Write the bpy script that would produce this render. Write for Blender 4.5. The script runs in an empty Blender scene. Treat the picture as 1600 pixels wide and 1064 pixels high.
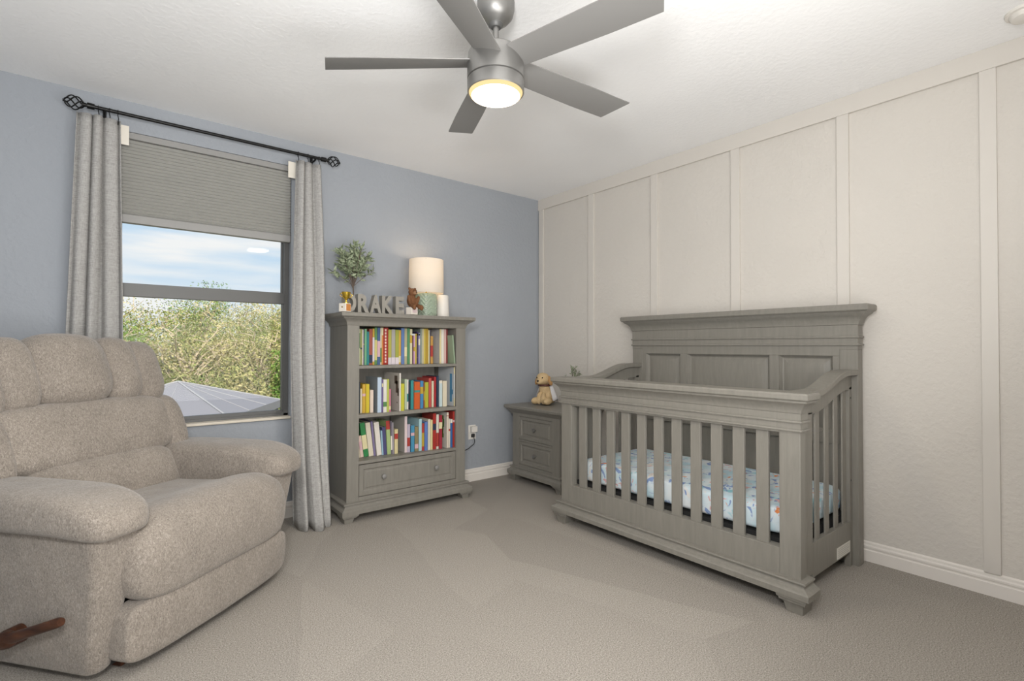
import bpy, bmesh, math, random
import numpy as np
from math import sin, cos, pi, radians
from mathutils import Matrix, Vector

random.seed(7); RNG = np.random.default_rng(7)
scene = bpy.context.scene
COL = scene.collection
PI = math.pi

# ------------------------------------------------------------------ camera
cam_d = bpy.data.cameras.new('camera'); cam = bpy.data.objects.new('camera', cam_d); COL.objects.link(cam)
cam_d.sensor_width = 36.0; cam_d.lens = 790.5 / 1600 * 36.0; cam_d.clip_start = 0.05; cam_d.clip_end = 400
YAW, PITCH, ROLL = 0.67328, 0.012894, 0.0016917
fw = Vector((sin(YAW)*cos(PITCH), cos(YAW)*cos(PITCH), sin(PITCH)))
rt = Vector((cos(YAW), -sin(YAW), 0)); up = rt.cross(fw)
rt, up = rt*cos(ROLL)+up*sin(ROLL), up*cos(ROLL)-rt*sin(ROLL)
cam.matrix_world = Matrix(((rt.x, up.x, -fw.x, -3.0777), (rt.y, up.y, -fw.y, -3.4618), (rt.z, up.z, -fw.z, 1.0988), (0, 0, 0, 1)))
scene.camera = cam

# ------------------------------------------------------------------ colour management, world, lights
vs = scene.view_settings
vs.view_transform = 'Standard'; vs.look = 'None'; vs.gamma = 1.0; vs.use_curve_mapping = False; vs.exposure = 0.0
scene.cycles.use_denoising = True
scene.cycles.max_bounces = 10; scene.cycles.diffuse_bounces = 6; scene.cycles.transparent_max_bounces = 16
scene.cycles.sample_clamp_indirect = 6.0

world = bpy.data.worlds.new('sky'); scene.world = world; world.use_nodes = True
wn = world.node_tree.nodes; wl = world.node_tree.links; wn.clear()
w_out = wn.new('ShaderNodeOutputWorld'); w_bg = wn.new('ShaderNodeBackground'); wl.new(w_bg.outputs[0], w_out.inputs[0])
w_tc = wn.new('ShaderNodeTexCoord'); w_sep = wn.new('ShaderNodeSeparateXYZ'); wl.new(w_tc.outputs['Generated'], w_sep.inputs[0])
w_ramp = wn.new('ShaderNodeValToRGB'); wl.new(w_sep.outputs['Z'], w_ramp.inputs[0])
w_ramp.color_ramp.elements[0].position = 0.0; w_ramp.color_ramp.elements[0].color = (0.80, 0.87, 0.93, 1)
w_ramp.color_ramp.elements[1].position = 0.55; w_ramp.color_ramp.elements[1].color = (0.22, 0.43, 0.80, 1)
e = w_ramp.color_ramp.elements.new(0.22); e.color = (0.50, 0.71, 0.92, 1)
w_map = wn.new('ShaderNodeMapping'); w_map.inputs['Scale'].default_value = (2.0, 2.0, 15.0); wl.new(w_tc.outputs['Generated'], w_map.inputs[0])
w_noise = wn.new('ShaderNodeTexNoise'); w_noise.inputs['Scale'].default_value = 1.6; w_noise.inputs['Detail'].default_value = 6
wl.new(w_map.outputs[0], w_noise.inputs['Vector'])
w_cr = wn.new('ShaderNodeValToRGB'); wl.new(w_noise.outputs[0], w_cr.inputs[0])
w_cr.color_ramp.elements[0].position = 0.40; w_cr.color_ramp.elements[0].color = (0, 0, 0, 1)
w_cr.color_ramp.elements[1].position = 0.62; w_cr.color_ramp.elements[1].color = (1, 1, 1, 1)
w_mix = wn.new('ShaderNodeMix'); w_mix.data_type = 'RGBA'; wl.new(w_cr.outputs[0], w_mix.inputs[0])
wl.new(w_ramp.outputs[0], w_mix.inputs[6]); w_mix.inputs[7].default_value = (0.93, 0.94, 0.95, 1)
wl.new(w_mix.outputs[2], w_bg.inputs[0]); w_bg.inputs[1].default_value = 1.0

def light(name, kind, loc, energy, color, target=None, **kw):
    d = bpy.data.lights.new(name, kind); d.energy = energy; d.color = color
    for k, v in kw.items(): setattr(d, k, v)
    o = bpy.data.objects.new(name, d); COL.objects.link(o); o.location = loc
    if target is not None: o.rotation_euler = (Vector(target)-Vector(loc)).to_track_quat('-Z', 'Y').to_euler()
    return o
light('sun', 'SUN', (0, -20, 26), 6.5, (1.0, 0.93, 0.80), target=(4, 12, 0), angle=radians(1.0))
# photographer's softbox standing beside the camera, and an added ceiling fill lamp standing in for its bounce
light('flash_softbox', 'AREA', (-3.15, -3.35, 1.62), 44.0, (1.0, 0.99, 0.975), target=(-1.8, -1.3, 1.75), shape='RECTANGLE', size=0.40, size_y=0.35)
light('bounce_fill', 'AREA', (-2.3, -3.70, 1.05), 62.0, (1.0, 0.99, 0.975), target=(-2.7, -1.7, 2.44), shape='RECTANGLE', size=2.0, size_y=1.4)
pl = light('window_portal', 'AREA', (-2.59, 0.16, 1.3), 1.0, (1, 1, 1), target=(-2.59, -1.0, 1.3), shape='RECTANGLE', size=0.9, size_y=1.3)
pl.data.cycles.is_portal = True

# ------------------------------------------------------------------ helpers
def lin(c):
    c = c/255.0
    return c/12.92 if c <= 0.04045 else ((c+0.055)/1.055)**2.4
def S(r, g, b, k=1.0): return (lin(r)*k, lin(g)*k, lin(b)*k, 1.0)
def HX(h, k=1.0):
    c = [int(h[i:i+2], 16) for i in (0, 2, 4)]; g = sum(c)/3
    return S(*[q*0.84+g*0.16 for q in c], k)

class Mat:
    """small node helper around one Principled material"""
    def __init__(self, name, base=(0.5, 0.5, 0.5, 1), rough=0.6, metal=0.0, spec=0.4):
        m = bpy.data.materials.new(name); m.use_nodes = True
        self.m = m; self.n = m.node_tree.nodes; self.l = m.node_tree.links
        self.b = self.n['Principled BSDF']
        self.b.inputs['Base Color'].default_value = base; self.b.inputs['Roughness'].default_value = rough
        self.b.inputs['Metallic'].default_value = metal; self.b.inputs['Specular IOR Level'].default_value = spec
        self.tc = None
    def coord(self, scale=(1, 1, 1), which='Object', rot=(0, 0, 0)):
        if self.tc is None: self.tc = self.n.new('ShaderNodeTexCoord')
        mp = self.n.new('ShaderNodeMapping'); mp.inputs['Scale'].default_value = scale; mp.inputs['Rotation'].default_value = rot
        self.l.new(self.tc.outputs[which], mp.inputs[0]); return mp.outputs[0]
    def noise(self, vec, scale, detail=4, rough=0.55, dist=0.0):
        t = self.n.new('ShaderNodeTexNoise'); t.inputs['Scale'].default_value = scale; t.inputs['Detail'].default_value = detail
        t.inputs['Roughness'].default_value = rough; t.inputs['Distortion'].default_value = dist
        self.l.new(vec, t.inputs['Vector']); return t.outputs[0]
    def ramp(self, fac, stops, interp='LINEAR'):
        r = self.n.new('ShaderNodeValToRGB'); self.l.new(fac, r.inputs[0]); cr = r.color_ramp; cr.interpolation = interp
        while len(cr.elements) < len(stops): cr.elements.new(0.5)
        for el, (p, c) in zip(cr.elements, stops): el.position = p; el.color = c
        return r.outputs[0]
    def mix(self, fac, a, b, mode='MIX'):
        x = self.n.new('ShaderNodeMix'); x.data_type = 'RGBA'; x.blend_type = mode
        for sock, v in ((0, fac), (6, a), (7, b)):
            if hasattr(v, 'is_output'): self.l.new(v, x.inputs[sock])
            else: x.inputs[sock].default_value = v
        return x.outputs[2]
    def color(self, sock): self.l.new(sock, self.b.inputs['Base Color']); return self
    def bump(self, h, strength=0.2, dist=0.01):
        bp = self.n.new('ShaderNodeBump'); bp.inputs['Strength'].default_value = strength; bp.inputs['Distance'].default_value = dist
        self.l.new(h, bp.inputs['Height']); self.l.new(bp.outputs[0], self.b.inputs['Normal']); return self

class MB:
    def __init__(self): self.v = []; self.f = []; self.mi = []
    def add(self, verts, faces, mi=0):
        o = len(self.v); self.v.extend([tuple(q) for q in verts])
        for f in faces: self.f.append(tuple(i+o for i in f)); self.mi.append(mi)
        return self
    def box(self, x0, x1, y0, y1, z0, z1, mi=0):
        v = [(x, y, z) for z in (z0, z1) for y in (y0, y1) for x in (x0, x1)]
        return self.add(v, [(0, 2, 3, 1), (4, 5, 7, 6), (0, 1, 5, 4), (2, 6, 7, 3), (0, 4, 6, 2), (1, 3, 7, 5)], mi)
    def loft(self, rings, mi=0, cap0=True, cap1=True, closed=True):
        n = len(rings[0]); v = [p for r in rings for p in r]; f = []
        for i in range(len(rings)-1):
            for j in range(n if closed else n-1):
                k = (j+1) % n
                f.append((i*n+j, i*n+k, (i+1)*n+k, (i+1)*n+j))
        if cap0: f.append(tuple(range(n-1, -1, -1)))
        if cap1: f.append(tuple((len(rings)-1)*n+j for j in range(n)))
        return self.add(v, f, mi)
    def rects(self, prof, hx, yf, yb, mi=0, cx=0.0):
        """stack of rectangles, prof = [(overhang, z)], front is -y; back stays put"""
        return self.loft([[(cx-hx-o, yb, z), (cx-hx-o, yf-o, z), (cx+hx+o, yf-o, z), (cx+hx+o, yb, z)] for o, z in prof], mi)
    def panel(self, x0, x1, z0, z1, steps, mi=0):
        """nested rectangles facing -y; steps = [(inset, y)]"""
        return self.loft([[(x0+i, y, z0+i), (x1-i, y, z0+i), (x1-i, y, z1-i), (x0+i, y, z1-i)] for i, y in steps], mi)
    def lathe(self, prof, n=24, c=(0, 0, 0), mi=0, caps=(True, True), mod=None):
        rings = []
        for r, z in prof:
            rings.append([(c[0]+(r+(mod(2*PI*k/n, z) if mod else 0))*cos(2*PI*k/n), c[1]+(r+(mod(2*PI*k/n, z) if mod else 0))*sin(2*PI*k/n), c[2]+z) for k in range(n)])
        return self.loft(rings, mi, *caps)
    def tube(self, path, r, n=8, mi=0):
        P = [Vector(q) for q in path]; rings = []
        rr = r if isinstance(r, (list, tuple)) else [r]*len(P)
        ref = Vector((0.13, 0.29, 0.95))
        for i, q in enumerate(P):
            t = (P[min(i+1, len(P)-1)]-P[max(i-1, 0)]).normalized()
            a = t.cross(ref)
            if a.length < 0.05: a = t.cross(Vector((1, 0, 0)))
            a.normalize(); b = t.cross(a)
            rings.append([tuple(q+rr[i]*(a*cos(2*PI*k/n)+b*sin(2*PI*k/n))) for k in range(n)])
        return self.loft(rings, mi)
    def prism(self, poly, x0, x1, mi=0):
        """polygon in (y,z) extruded along x"""
        return self.loft([[(x0, y, z) for y, z in poly], [(x1, y, z) for y, z in poly]], mi)
    def superell(self, c, half, e=(0.5, 0.5), nu=32, nv=18, axes=None, deform=None, mi=0):
        def sp(v, p): return math.copysign(abs(v)**p, v)
        X, Y, Z = axes if axes else (Vector((1, 0, 0)), Vector((0, 1, 0)), Vector((0, 0, 1)))
        rings = []
        for i in range(1, nv):
            ph = -PI/2+PI*i/nv; ring = []
            for k in range(nu):
                t = 2*PI*k/nu
                q = (half[0]*sp(cos(ph), e[0])*sp(cos(t), e[1]), half[1]*sp(cos(ph), e[0])*sp(sin(t), e[1]), half[2]*sp(sin(ph), e[0]))
                w = Vector(c)+X*q[0]+Y*q[1]+Z*q[2]
                ring.append(tuple(deform(w) if deform else w))
            rings.append(ring)
        return self.loft(rings, mi)
    def build(self, name, mats, parent=None, smooth=40, bevel=0.0, fix=True):
        me = bpy.data.meshes.new(name); me.from_pydata(self.v, [], self.f)
        mats = mats if isinstance(mats, (list, tuple)) else [mats]
        for m in mats: me.materials.append(m.m if isinstance(m, Mat) else m)
        if len(mats) > 1: me.polygons.foreach_set('material_index', self.mi)
        if fix:
            bm = bmesh.new(); bm.from_mesh(me); bmesh.ops.recalc_face_normals(bm, faces=bm.faces); bm.to_mesh(me); bm.free()
        if smooth:
            me.shade_smooth()
            if smooth < 180: me.set_sharp_from_angle(angle=radians(smooth))
        o = bpy.data.objects.new(name, me); COL.objects.link(o)
        if parent is not None: o.parent = parent
        if bevel:
            b = o.modifiers.new('edge', 'BEVEL'); b.width = bevel; b.segments = 2; b.limit_method = 'ANGLE'; b.angle_limit = radians(40)
            b.harden_normals = True; me.shade_smooth()
        return o

def tag(o, label, cat, group=None, kind=None):
    if label: o['label'] = label
    if cat: o['category'] = cat
    if group: o['group'] = group
    if kind: o['kind'] = kind
    return o
def thing(name, label, cat, loc=(0, 0, 0), rz=0.0, group=None):
    o = bpy.data.objects.new(name, None); COL.objects.link(o); o.empty_display_size = 0.05
    o.location = loc; o.rotation_euler = (0, 0, rz); return tag(o, label, cat, group)
def struct(o, label=None): o['kind'] = 'structure'; (label and o.__setitem__('label', label)); return o
def copy_part(o, parent, loc=None):
    c = o.copy(); COL.objects.link(c); c.parent = parent
    if loc is not None: c.location = loc
    return c

# ------------------------------------------------------------------ materials
def wall_paint(name, col, bump=0.25, scale=38):
    m = Mat(name, col, 0.75, spec=0.25); c = m.coord()
    n = m.noise(c, 1.3, 2); m.color(m.mix(m.ramp(n, [(0.3, (0, 0, 0, 1)), (0.7, (1, 1, 1, 1))]), [x*0.97 for x in col[:3]]+[1], [min(1, x*1.02) for x in col[:3]]+[1]))
    h = m.noise(c, scale, 3, 0.5); hh = m.ramp(h, [(0.42, (0, 0, 0, 1)), (0.62, (1, 1, 1, 1))]); m.bump(hh, bump, 0.004); return m
M_blue = wall_paint('blue_wall_paint', (0.338, 0.361, 0.393, 1))
M_white = wall_paint('white_wall_paint', (0.605, 0.572, 0.525, 1))
M_ceil = wall_paint('ceiling_paint', (0.91, 0.91, 0.91, 1), 0.14, 45)
M_trim = Mat('white_trim_paint', (0.74, 0.70, 0.65, 1), 0.45)
M_batten = Mat('batten_paint', (0.615, 0.582, 0.535, 1), 0.5)

M_carpet = Mat('carpet', (0.3, 0.28, 0.25, 1), 0.95, spec=0.1)
def _carpet():
    m = M_carpet; c = m.coord()
    fine = m.noise(c, 210, 5, 0.8); mid = m.noise(c, 55, 4, 0.6)
    vo = m.n.new('ShaderNodeTexVoronoi'); vo.inputs['Scale'].default_value = 1.9; vo.inputs['Randomness'].default_value = 1.0
    wob = m.mix(0.06, m.coord((1.0, 0.55, 1), rot=(0, 0, radians(28))), m.n.new('ShaderNodeTexNoise').outputs[1]); m.l.new(wob, vo.inputs['Vector'])
    sepc = m.n.new('ShaderNodeSeparateColor'); m.l.new(vo.outputs['Color'], sepc.inputs[0]); streak = sepc.outputs[0]
    a = m.ramp(fine, [(0.40, (0.17, 0.154, 0.134, 1)), (0.60, (0.575, 0.533, 0.48, 1))])
    b = m.mix(m.ramp(mid, [(0.35, (0, 0, 0, 1)), (0.65, (0.5, 0.5, 0.5, 1))]), a, (0.37, 0.34, 0.30, 1))
    s = m.ramp(streak, [(0.0, (0.935, 0.935, 0.935, 1)), (0.6, (1.0, 1.0, 1.0, 1)), (1.0, (1.055, 1.055, 1.055, 1))])
    m.color(m.mix(1.0, b, s, 'MULTIPLY')); m.bump(fine, 0.6, 0.006)
_carpet()

def paint_wood(name, col):
    m = Mat(name, col, 0.42, spec=0.35); c = m.coord((6, 6, 0.7))
    g = m.noise(c, 9, 5, 0.6, 0.4)
    k = m.ramp(g, [(0.3, (0.90, 0.90, 0.90, 1)), (0.7, (1.06, 1.06, 1.06, 1))])
    m.color(m.mix(1.0, col, k, 'MULTIPLY')); return m
M_grey = paint_wood('grey_painted_wood', (0.218, 0.206, 0.180, 1))
M_dark = Mat('black_cloth', (0.02, 0.02, 0.02, 1), 0.9)  # plain black cloth of the mattress support and recliner underside

M_chair = Mat('taupe_chenille', (0.3, 0.27, 0.24, 1), 0.95, spec=0.1)
def _chenille():
    m = M_chair; c = m.coord((1.0, 1.0, 0.45))
    a = m.noise(c, 230, 4, 0.7, 1.2); b = m.noise(m.coord((1, 1, 0.7)), 9, 3, 0.5)
    col = m.ramp(a, [(0.28, (0.130, 0.110, 0.092, 1)), (0.5, (0.252, 0.220, 0.188, 1)), (0.72, (0.41, 0.366, 0.320, 1))])
    k = m.ramp(b, [(0.3, (0.90, 0.90, 0.90, 1)), (0.7, (1.08, 1.08, 1.08, 1))])
    m.color(m.mix(1.0, col, k, 'MULTIPLY'))
    h = m.noise(m.coord(), 14, 3, 0.5); bp = m.n.new('ShaderNodeBump'); bp.inputs['Strength'].default_value = 0.35; bp.inputs['Distance'].default_value = 0.02
    m.l.new(h, bp.inputs['Height']); b2 = m.n.new('ShaderNodeBump'); b2.inputs['Strength'].default_value = 0.35; b2.inputs['Distance'].default_value = 0.004
    m.l.new(a, b2.inputs['Height']); m.l.new(bp.outputs[0], b2.inputs['Normal']); m.l.new(b2.outputs[0], m.b.inputs['Normal'])
    m.b.inputs['Sheen Weight'].default_value = 0.25
_chenille()

M_linen = Mat('grey_linen', (0.36, 0.345, 0.325, 1), 0.9, spec=0.15)
def _linen():
    m = M_linen; a = m.noise(m.coord((1, 1, 0.12)), 420, 2, 0.6); b = m.noise(m.coord((0.12, 0.12, 1)), 300, 2, 0.6)
    k = m.mix(0.5, a, b); m.color(m.ramp(k, [(0.35, (0.285, 0.278, 0.266, 1)), (0.65, (0.46, 0.452, 0.438, 1))])); m.bump(k, 0.2, 0.002)
_linen()
M_tape = Mat('cream_header_tape', (0.72, 0.68, 0.60, 1), 0.8)
M_blind = Mat('grey_cellular_fabric', (0.42, 0.415, 0.39, 1), 0.85, spec=0.15)
M_blindrail = Mat('grey_blind_rail', (0.30, 0.295, 0.285, 1), 0.5)
M_iron = Mat('black_iron', (0.018, 0.018, 0.018, 1), 0.38, 0.6)
M_bronze = Mat('dark_window_frame', (0.105, 0.105, 0.102, 1), 0.45, 0.2)
M_sill = Mat('cream_sill', (0.66, 0.60, 0.50, 1), 0.5)
M_nickel = Mat('brushed_nickel', (0.27, 0.265, 0.255, 1), 0.42, 0.75)
M_nickeld = Mat('grey_fan_blade', (0.225, 0.22, 0.212, 1), 0.5, 0.15)
M_wood = Mat('dark_walnut', (0.10, 0.04, 0.018, 1), 0.35)
_c = M_wood.coord((1, 8, 8)); M_wood.color(M_wood.ramp(M_wood.noise(_c, 6, 4, 0.6, 1.0), [(0.3, (0.030, 0.011, 0.006, 1)), (0.7, (0.095, 0.036, 0.017, 1))]))
M_plastic = Mat('white_plastic', (0.72, 0.69, 0.64, 1), 0.45)
M_cordblk = Mat('black_cord', (0.03, 0.03, 0.03, 1), 0.6)
M_paper = Mat('page_edges', (0.72, 0.68, 0.58, 1), 0.9)
M_label = Mat('white_label', (0.66, 0.64, 0.59, 1), 0.6)
M_labelline = Mat('label_print', (0.40, 0.39, 0.37, 1), 0.6)

M_glass = bpy.data.materials.new('window_glass'); M_glass.use_nodes = True
_n = M_glass.node_tree.nodes; _l = M_glass.node_tree.links; _n.clear()
_o = _n.new('ShaderNodeOutputMaterial'); _mx = _n.new('ShaderNodeMixShader'); _t = _n.new('ShaderNodeBsdfTransparent'); _g = _n.new('ShaderNodeBsdfGlossy')
_fr = _n.new('ShaderNodeFresnel'); _fr.inputs['IOR'].default_value = 1.17; _g.inputs['Roughness'].default_value = 0.0; _t.inputs['Color'].default_value = (0.98, 0.985, 0.98, 1)
_l.new(_fr.outputs[0], _mx.inputs[0]); _l.new(_t.outputs[0], _mx.inputs[1]); _l.new(_g.outputs[0], _mx.inputs[2]); _l.new(_mx.outputs[0], _o.inputs[0])

def emit(name, col, strength):
    m = bpy.data.materials.new(name); m.use_nodes = True; n = m.node_tree.nodes; n.clear()
    o = n.new('ShaderNodeOutputMaterial'); e = n.new('ShaderNodeEmission'); e.inputs[0].default_value = col; e.inputs[1].default_value = strength
    m.node_tree.links.new(e.outputs[0], o.inputs[0]); return m

# ------------------------------------------------------------------ room shell
H = 2.44; XL = -3.95; YF = -3.95
struct(MB().box(XL-0.12, 0.12, YF-0.12, 0.12, -0.08, 0.0).build('floor', M_carpet, smooth=0), 'beige grey cut pile carpet with vacuum streaks')
struct(MB().box(XL-0.12, 0.12, YF-0.12, 0.12, H, H+0.12).build('ceiling', M_ceil, smooth=0), 'white lightly textured ceiling')
WX0, WX1, WZ0, WZ1 = -3.085, -2.155, 0.640, 2.275
wb = MB(); wb.box(XL-0.12, WX0, 0, 0.12, 0, H); wb.box(WX1, 0.12, 0, 0.12, 0, H); wb.box(WX0, WX1, 0, 0.12, 0, WZ0); wb.box(WX0, WX1, 0, 0.12, WZ1, H)
struct(wb.build('wall_back', M_blue, smooth=0), 'blue grey textured wall holding the window')
wr = struct(MB().box(0, 0.12, YF, 0, 0, H).build('wall_right', M_white, smooth=0), 'white wall with board and batten panelling')
struct(MB().box(XL-0.12, XL, YF, 0, 0, H).build('wall_left', M_blue, smooth=0), 'blue grey side wall')
struct(MB().box(XL-0.12, 0.12, YF-0.12, YF, 0, H).build('wall_front', M_white, smooth=0), 'white wall behind the viewer')
for yb in (-0.010, -0.617, -1.228, -1.832, -2.427, -3.00, -3.61):
    MB().box(-0.014, 0, yb-0.057, yb, 0.10, 2.345).build('batten', M_batten, wr, smooth=0, bevel=0.0015)
MB().box(-0.016, 0, YF, 0, 2.345, H).build('top_rail', M_batten, wr, smooth=0, bevel=0.0015)
def base_prof(t=0.016): return [(0, 0), (-t, 0), (-t, 0.056), (-t+0.004, 0.060), (-t+0.004, 0.066), (-t+0.001, 0.070), (-t+0.001, 0.078), (-t+0.007, 0.084), (-t+0.008, 0.094), (0, 0.101)]
bb = MB(); pr = base_prof()
bb.loft([[(x, y, z) for y, z in pr] for x in (XL, 0)]); struct(bb.build('baseboard_back', M_trim, smooth=30), 'white moulded baseboard under the blue wall')
bb = MB(); bb.loft([[(y, x, z) for y, z in pr] for x in (YF, 0)]); struct(bb.build('baseboard_right', M_trim, smooth=30), 'white moulded baseboard under the panelled wall')

# window
win = thing('window_1', 'dark framed single hung window showing sky and scrub', None, (0, 0, 0)); win['kind'] = 'structure'
fr = MB(); D0, D1 = 0.045, 0.115
fr.box(WX0, WX0+0.05, D0, D1, WZ0, WZ1); fr.box(WX1-0.030, WX1, D0, D1, WZ0, WZ1); fr.box(WX0, WX1, D0, D1, WZ1-0.05, WZ1); fr.box(WX0, WX1, D0, D1, WZ0, WZ0+0.028)
fr.build('window_frame', M_bronze, win, smooth=0, bevel=0.002)
lo = MB(); a0, a1 = WX0+0.045, WX1-0.026
lo.box(a0, a1, D0+0.004, D0+0.036, WZ0+0.026, WZ0+0.048); lo.box(a0, a1, D0-0.004, D0+0.040, 1.376, 1.449); lo.box(a0, a0+0.022, D0+0.004, D0+0.036, WZ0+0.04, 1.385); lo.box(a1-0.014, a1, D0+0.004, D0+0.036, WZ0+0.04, 1.385)
lo.build('lower_sash', M_bronze, win, smooth=0, bevel=0.002)
us = MB(); us.box(a0, a0+0.016, D0+0.04, D1-0.01, 1.44, WZ1-0.04); us.box(a1-0.012, a1, D0+0.04, D1-0.01, 1.44, WZ1-0.04); us.build('upper_sash', M_bronze, win, smooth=0)
MB().box(a0+0.01, a1-0.01, D0+0.018, D0+0.021, WZ0+0.035, 1.395).build('window_pane', M_glass, win, smooth=0)
MB().box(a0+0.01, a1-0.01, D0+0.052, D0+0.055, 1.43, WZ1-0.04).build('window_pane', M_glass, win, smooth=0)
MB().box(WX0-0.0, WX1+0.0, -0.022, D0, WZ0-0.004, WZ0+0.012).build('window_sill', M_sill, win, smooth=0, bevel=0.003)

# cellular shade, lowered over the upper third of the window
bl = thing('cellular_blind', 'grey pleated cellular blind lowered over top of the window', 'blind', ((WX0+WX1)/2, 0.02, 1.775))
hw = (WX1-WX0)/2-0.004
MB().box(-hw, hw, -0.022, 0.022, 0.462, 0.498).build('headrail', M_blindrail, bl, smooth=0, bevel=0.004)
MB().box(-hw, hw, -0.022, 0.020, 0.0, 0.046).build('bottom_rail', M_blindrail, bl, smooth=0, bevel=0.004)
pz = MB(); np_ = 22; z0, z1 = 0.046, 0.462
prof = [(-0.004, z0)]
for i in range(np_):
    a = z0+(z1-z0)*i/np_; b = z0+(z1-z0)*(i+1)/np_
    prof += [(-0.0215, a+(b-a)*0.5), (-0.004, b)]
prof += [(0.010, z1), (0.010, z0)]
pz.loft([[(x, y, z) for y, z in prof] for x in (-hw, hw)]); pz.build('pleated_fabric', M_blind, bl, smooth=20)

# ------------------------------------------------------------------ curtain rod and curtains
rod = thing('curtain_rod', 'black iron curtain rod with twisted cage finials above the window', 'curtain rod', (-2.57, -0.09, 2.333))
rx = 0.605
MB().tube([(-rx, 0, 0), (rx, 0, 0)], 0.0095, 12).build('pole', M_iron, rod)
for s in (-1, 1):
    MB().lathe([(0.0, -0.03), (0.016, -0.03), (0.016, 0.0), (0.010, 0.004), (0.010, 0.012), (0.014, 0.016), (0.014, 0.024), (0.0, 0.024)], 14, caps=(False, False))
    c = MB()
    for k in range(5):
        pth = []
        for i in range(17):
            t = i/16; r = 0.034*sin(PI*(0.06+0.88*t))**0.8; an = 2*PI*k/5+t*PI*0.9
            pth.append((s*(rx+0.012+0.075*t), r*cos(an), r*sin(an)))
        c.tube(pth, 0.0034, 6)
    c.tube([(s*(rx-0.03), 0, 0), (s*rx, 0, 0)], 0.015, 12); c.tube([(s*rx, 0, 0), (s*(rx+0.02), 0, 0)], [0.009, 0.012], 10)
    c.tube([(s*(rx+0.085), 0, 0), (s*(rx+0.094), 0, 0)], 0.007, 8)
    c.build('finial', M_iron, rod)
    b = MB(); b.box(s*(rx-0.07)-0.008, s*(rx-0.07)+0.008, 0.074, 0.0895, -0.05, 0.03); b.tube([(s*(rx-0.07), 0.08, -0.012), (s*(rx-0.07), 0.0, -0.018), (s*(rx-0.07), -0.012, -0.008)], 0.006, 8)
    b.build('bracket', M_iron, rod)

def curtain(name, label, top, mid, bot, ztop, zbot, nf, seed, kick, ring_xs, tape_side, swag=0.0, fwd=0.0):
    """top/mid/bot = (x_left, x_right) of the gathered panel at three heights"""
    t = thing(name, label, 'curtain', (0, 0, 0), group='linen curtains on the black rod')
    nu, nv = 120, 44; rnd = random.Random(seed); ph = [rnd.uniform(0, 6.28) for _ in range(6)]
    V = []; F = []
    for j in range(nv+1):
        v = j/nv; z = ztop+(zbot-ztop)*v
        if v < 0.5: w = v/0.5; xl = top[0]+(mid[0]-top[0])*w; xr = top[1]+(mid[1]-top[1])*w
        else: w = (v-0.5)/0.5; xl = mid[0]+(bot[0]-mid[0])*w; xr = mid[1]+(bot[1]-mid[1])*w
        for i in range(nu+1):
            u = i/nu
            uu = u+0.035*sin(2*PI*1.3*u+ph[0]+2.0*v)*(u*(1-u)*4)
            amp = 0.030*(0.75+0.35*v)*(0.75+0.25*sin(3*u*PI+ph[1]))
            s1 = sin(2*PI*nf*uu+0.5*sin(2.2*v+ph[2])); fold = math.copysign(abs(s1)**0.8, s1)
            y = -0.092-fwd*min(1.0, v/0.40)+amp*fold+0.010*sin(2*PI*nf*2*uu+ph[3]+v)*v+0.006*sin(9*v+ph[4]+4*u)
            y -= kick*max(0, v-0.45)**1.5*(0.35+0.65*sin(PI*min(1, max(0, u))))*2.2
            x = xl+(xr-xl)*u+0.007*cos(2*PI*nf*uu)
            zz = z
            if j == nv: zz += 0.012*sin(2*PI*nf*uu+1.0)+swag*(1-u)**2
            V.append((x, y, zz))
    for j in range(nv):
        for i in range(nu):
            a = j*(nu+1)+i; F.append((a, a+1, a+nu+2, a+nu+1))
    mb = MB(); mb.add(V, F); o = mb.build('curtain_panel', M_linen, t, smooth=180, fix=False)
    so = o.modifiers.new('cloth', 'SOLIDIFY'); so.thickness = 0.0025
    for x in ring_xs:
        r = MB(); r.tube([(x, -0.09+0.0152*cos(a), 2.333+0.0152*sin(a)-0.0035) for a in [2*PI*k/14 for k in range(15)]], 0.0018, 6)
        r.tube([(x, -0.09, 2.3145), (x+0.003, -0.092, 2.30), (x, -0.09, ztop-0.02)], 0.0022, 6); r.build('clip_ring', M_iron, t)
    xs = top[1] if tape_side > 0 else top[0]
    tp = MB(); tp.box(xs-(0.010 if tape_side > 0 else 0.032), xs+(0.030 if tape_side > 0 else 0.012), -0.082, -0.0795, ztop-0.115, ztop-0.012); tp.build('header_tape', M_tape, t, smooth=0)
    return t
curtain('curtain', 'grey linen curtain panel hanging behind the recliner', (-3.222, -3.032), (-3.255, -3.012), (-3.27, -3.02), 2.287, 0.015, 3.6, 11, 0.02, (-3.13, -3.085, -3.05), 1)
curtain('curtain', 'grey linen curtain panel hanging between window and bookcase', (-2.165, -1.996), (-2.210, -1.984), (-2.200, -1.972), 2.287, 0.010, 3.3, 5, 0.22, (-2.14, -2.08, -2.01), -1, 0.0, 0.085)

# ------------------------------------------------------------------ crib
CY = -1.855
crib = thing('convertible_crib', 'grey painted wooden crib with tall panelled headboard against white wall', 'crib', (0, CY, 0), -PI/2)
def knob(mb, x, y, z, r=0.016):
    pr = [(0.007, 0), (0.007, 0.010), (r*0.75, 0.013), (r, 0.020), (r*0.9, 0.027), (r*0.45, 0.031), (0.001, 0.032)]
    mb.loft([[(x+q*cos(2*PI*k/14), y-d, z+q*sin(2*PI*k/14)) for k in range(14)] for q, d in pr])
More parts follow.
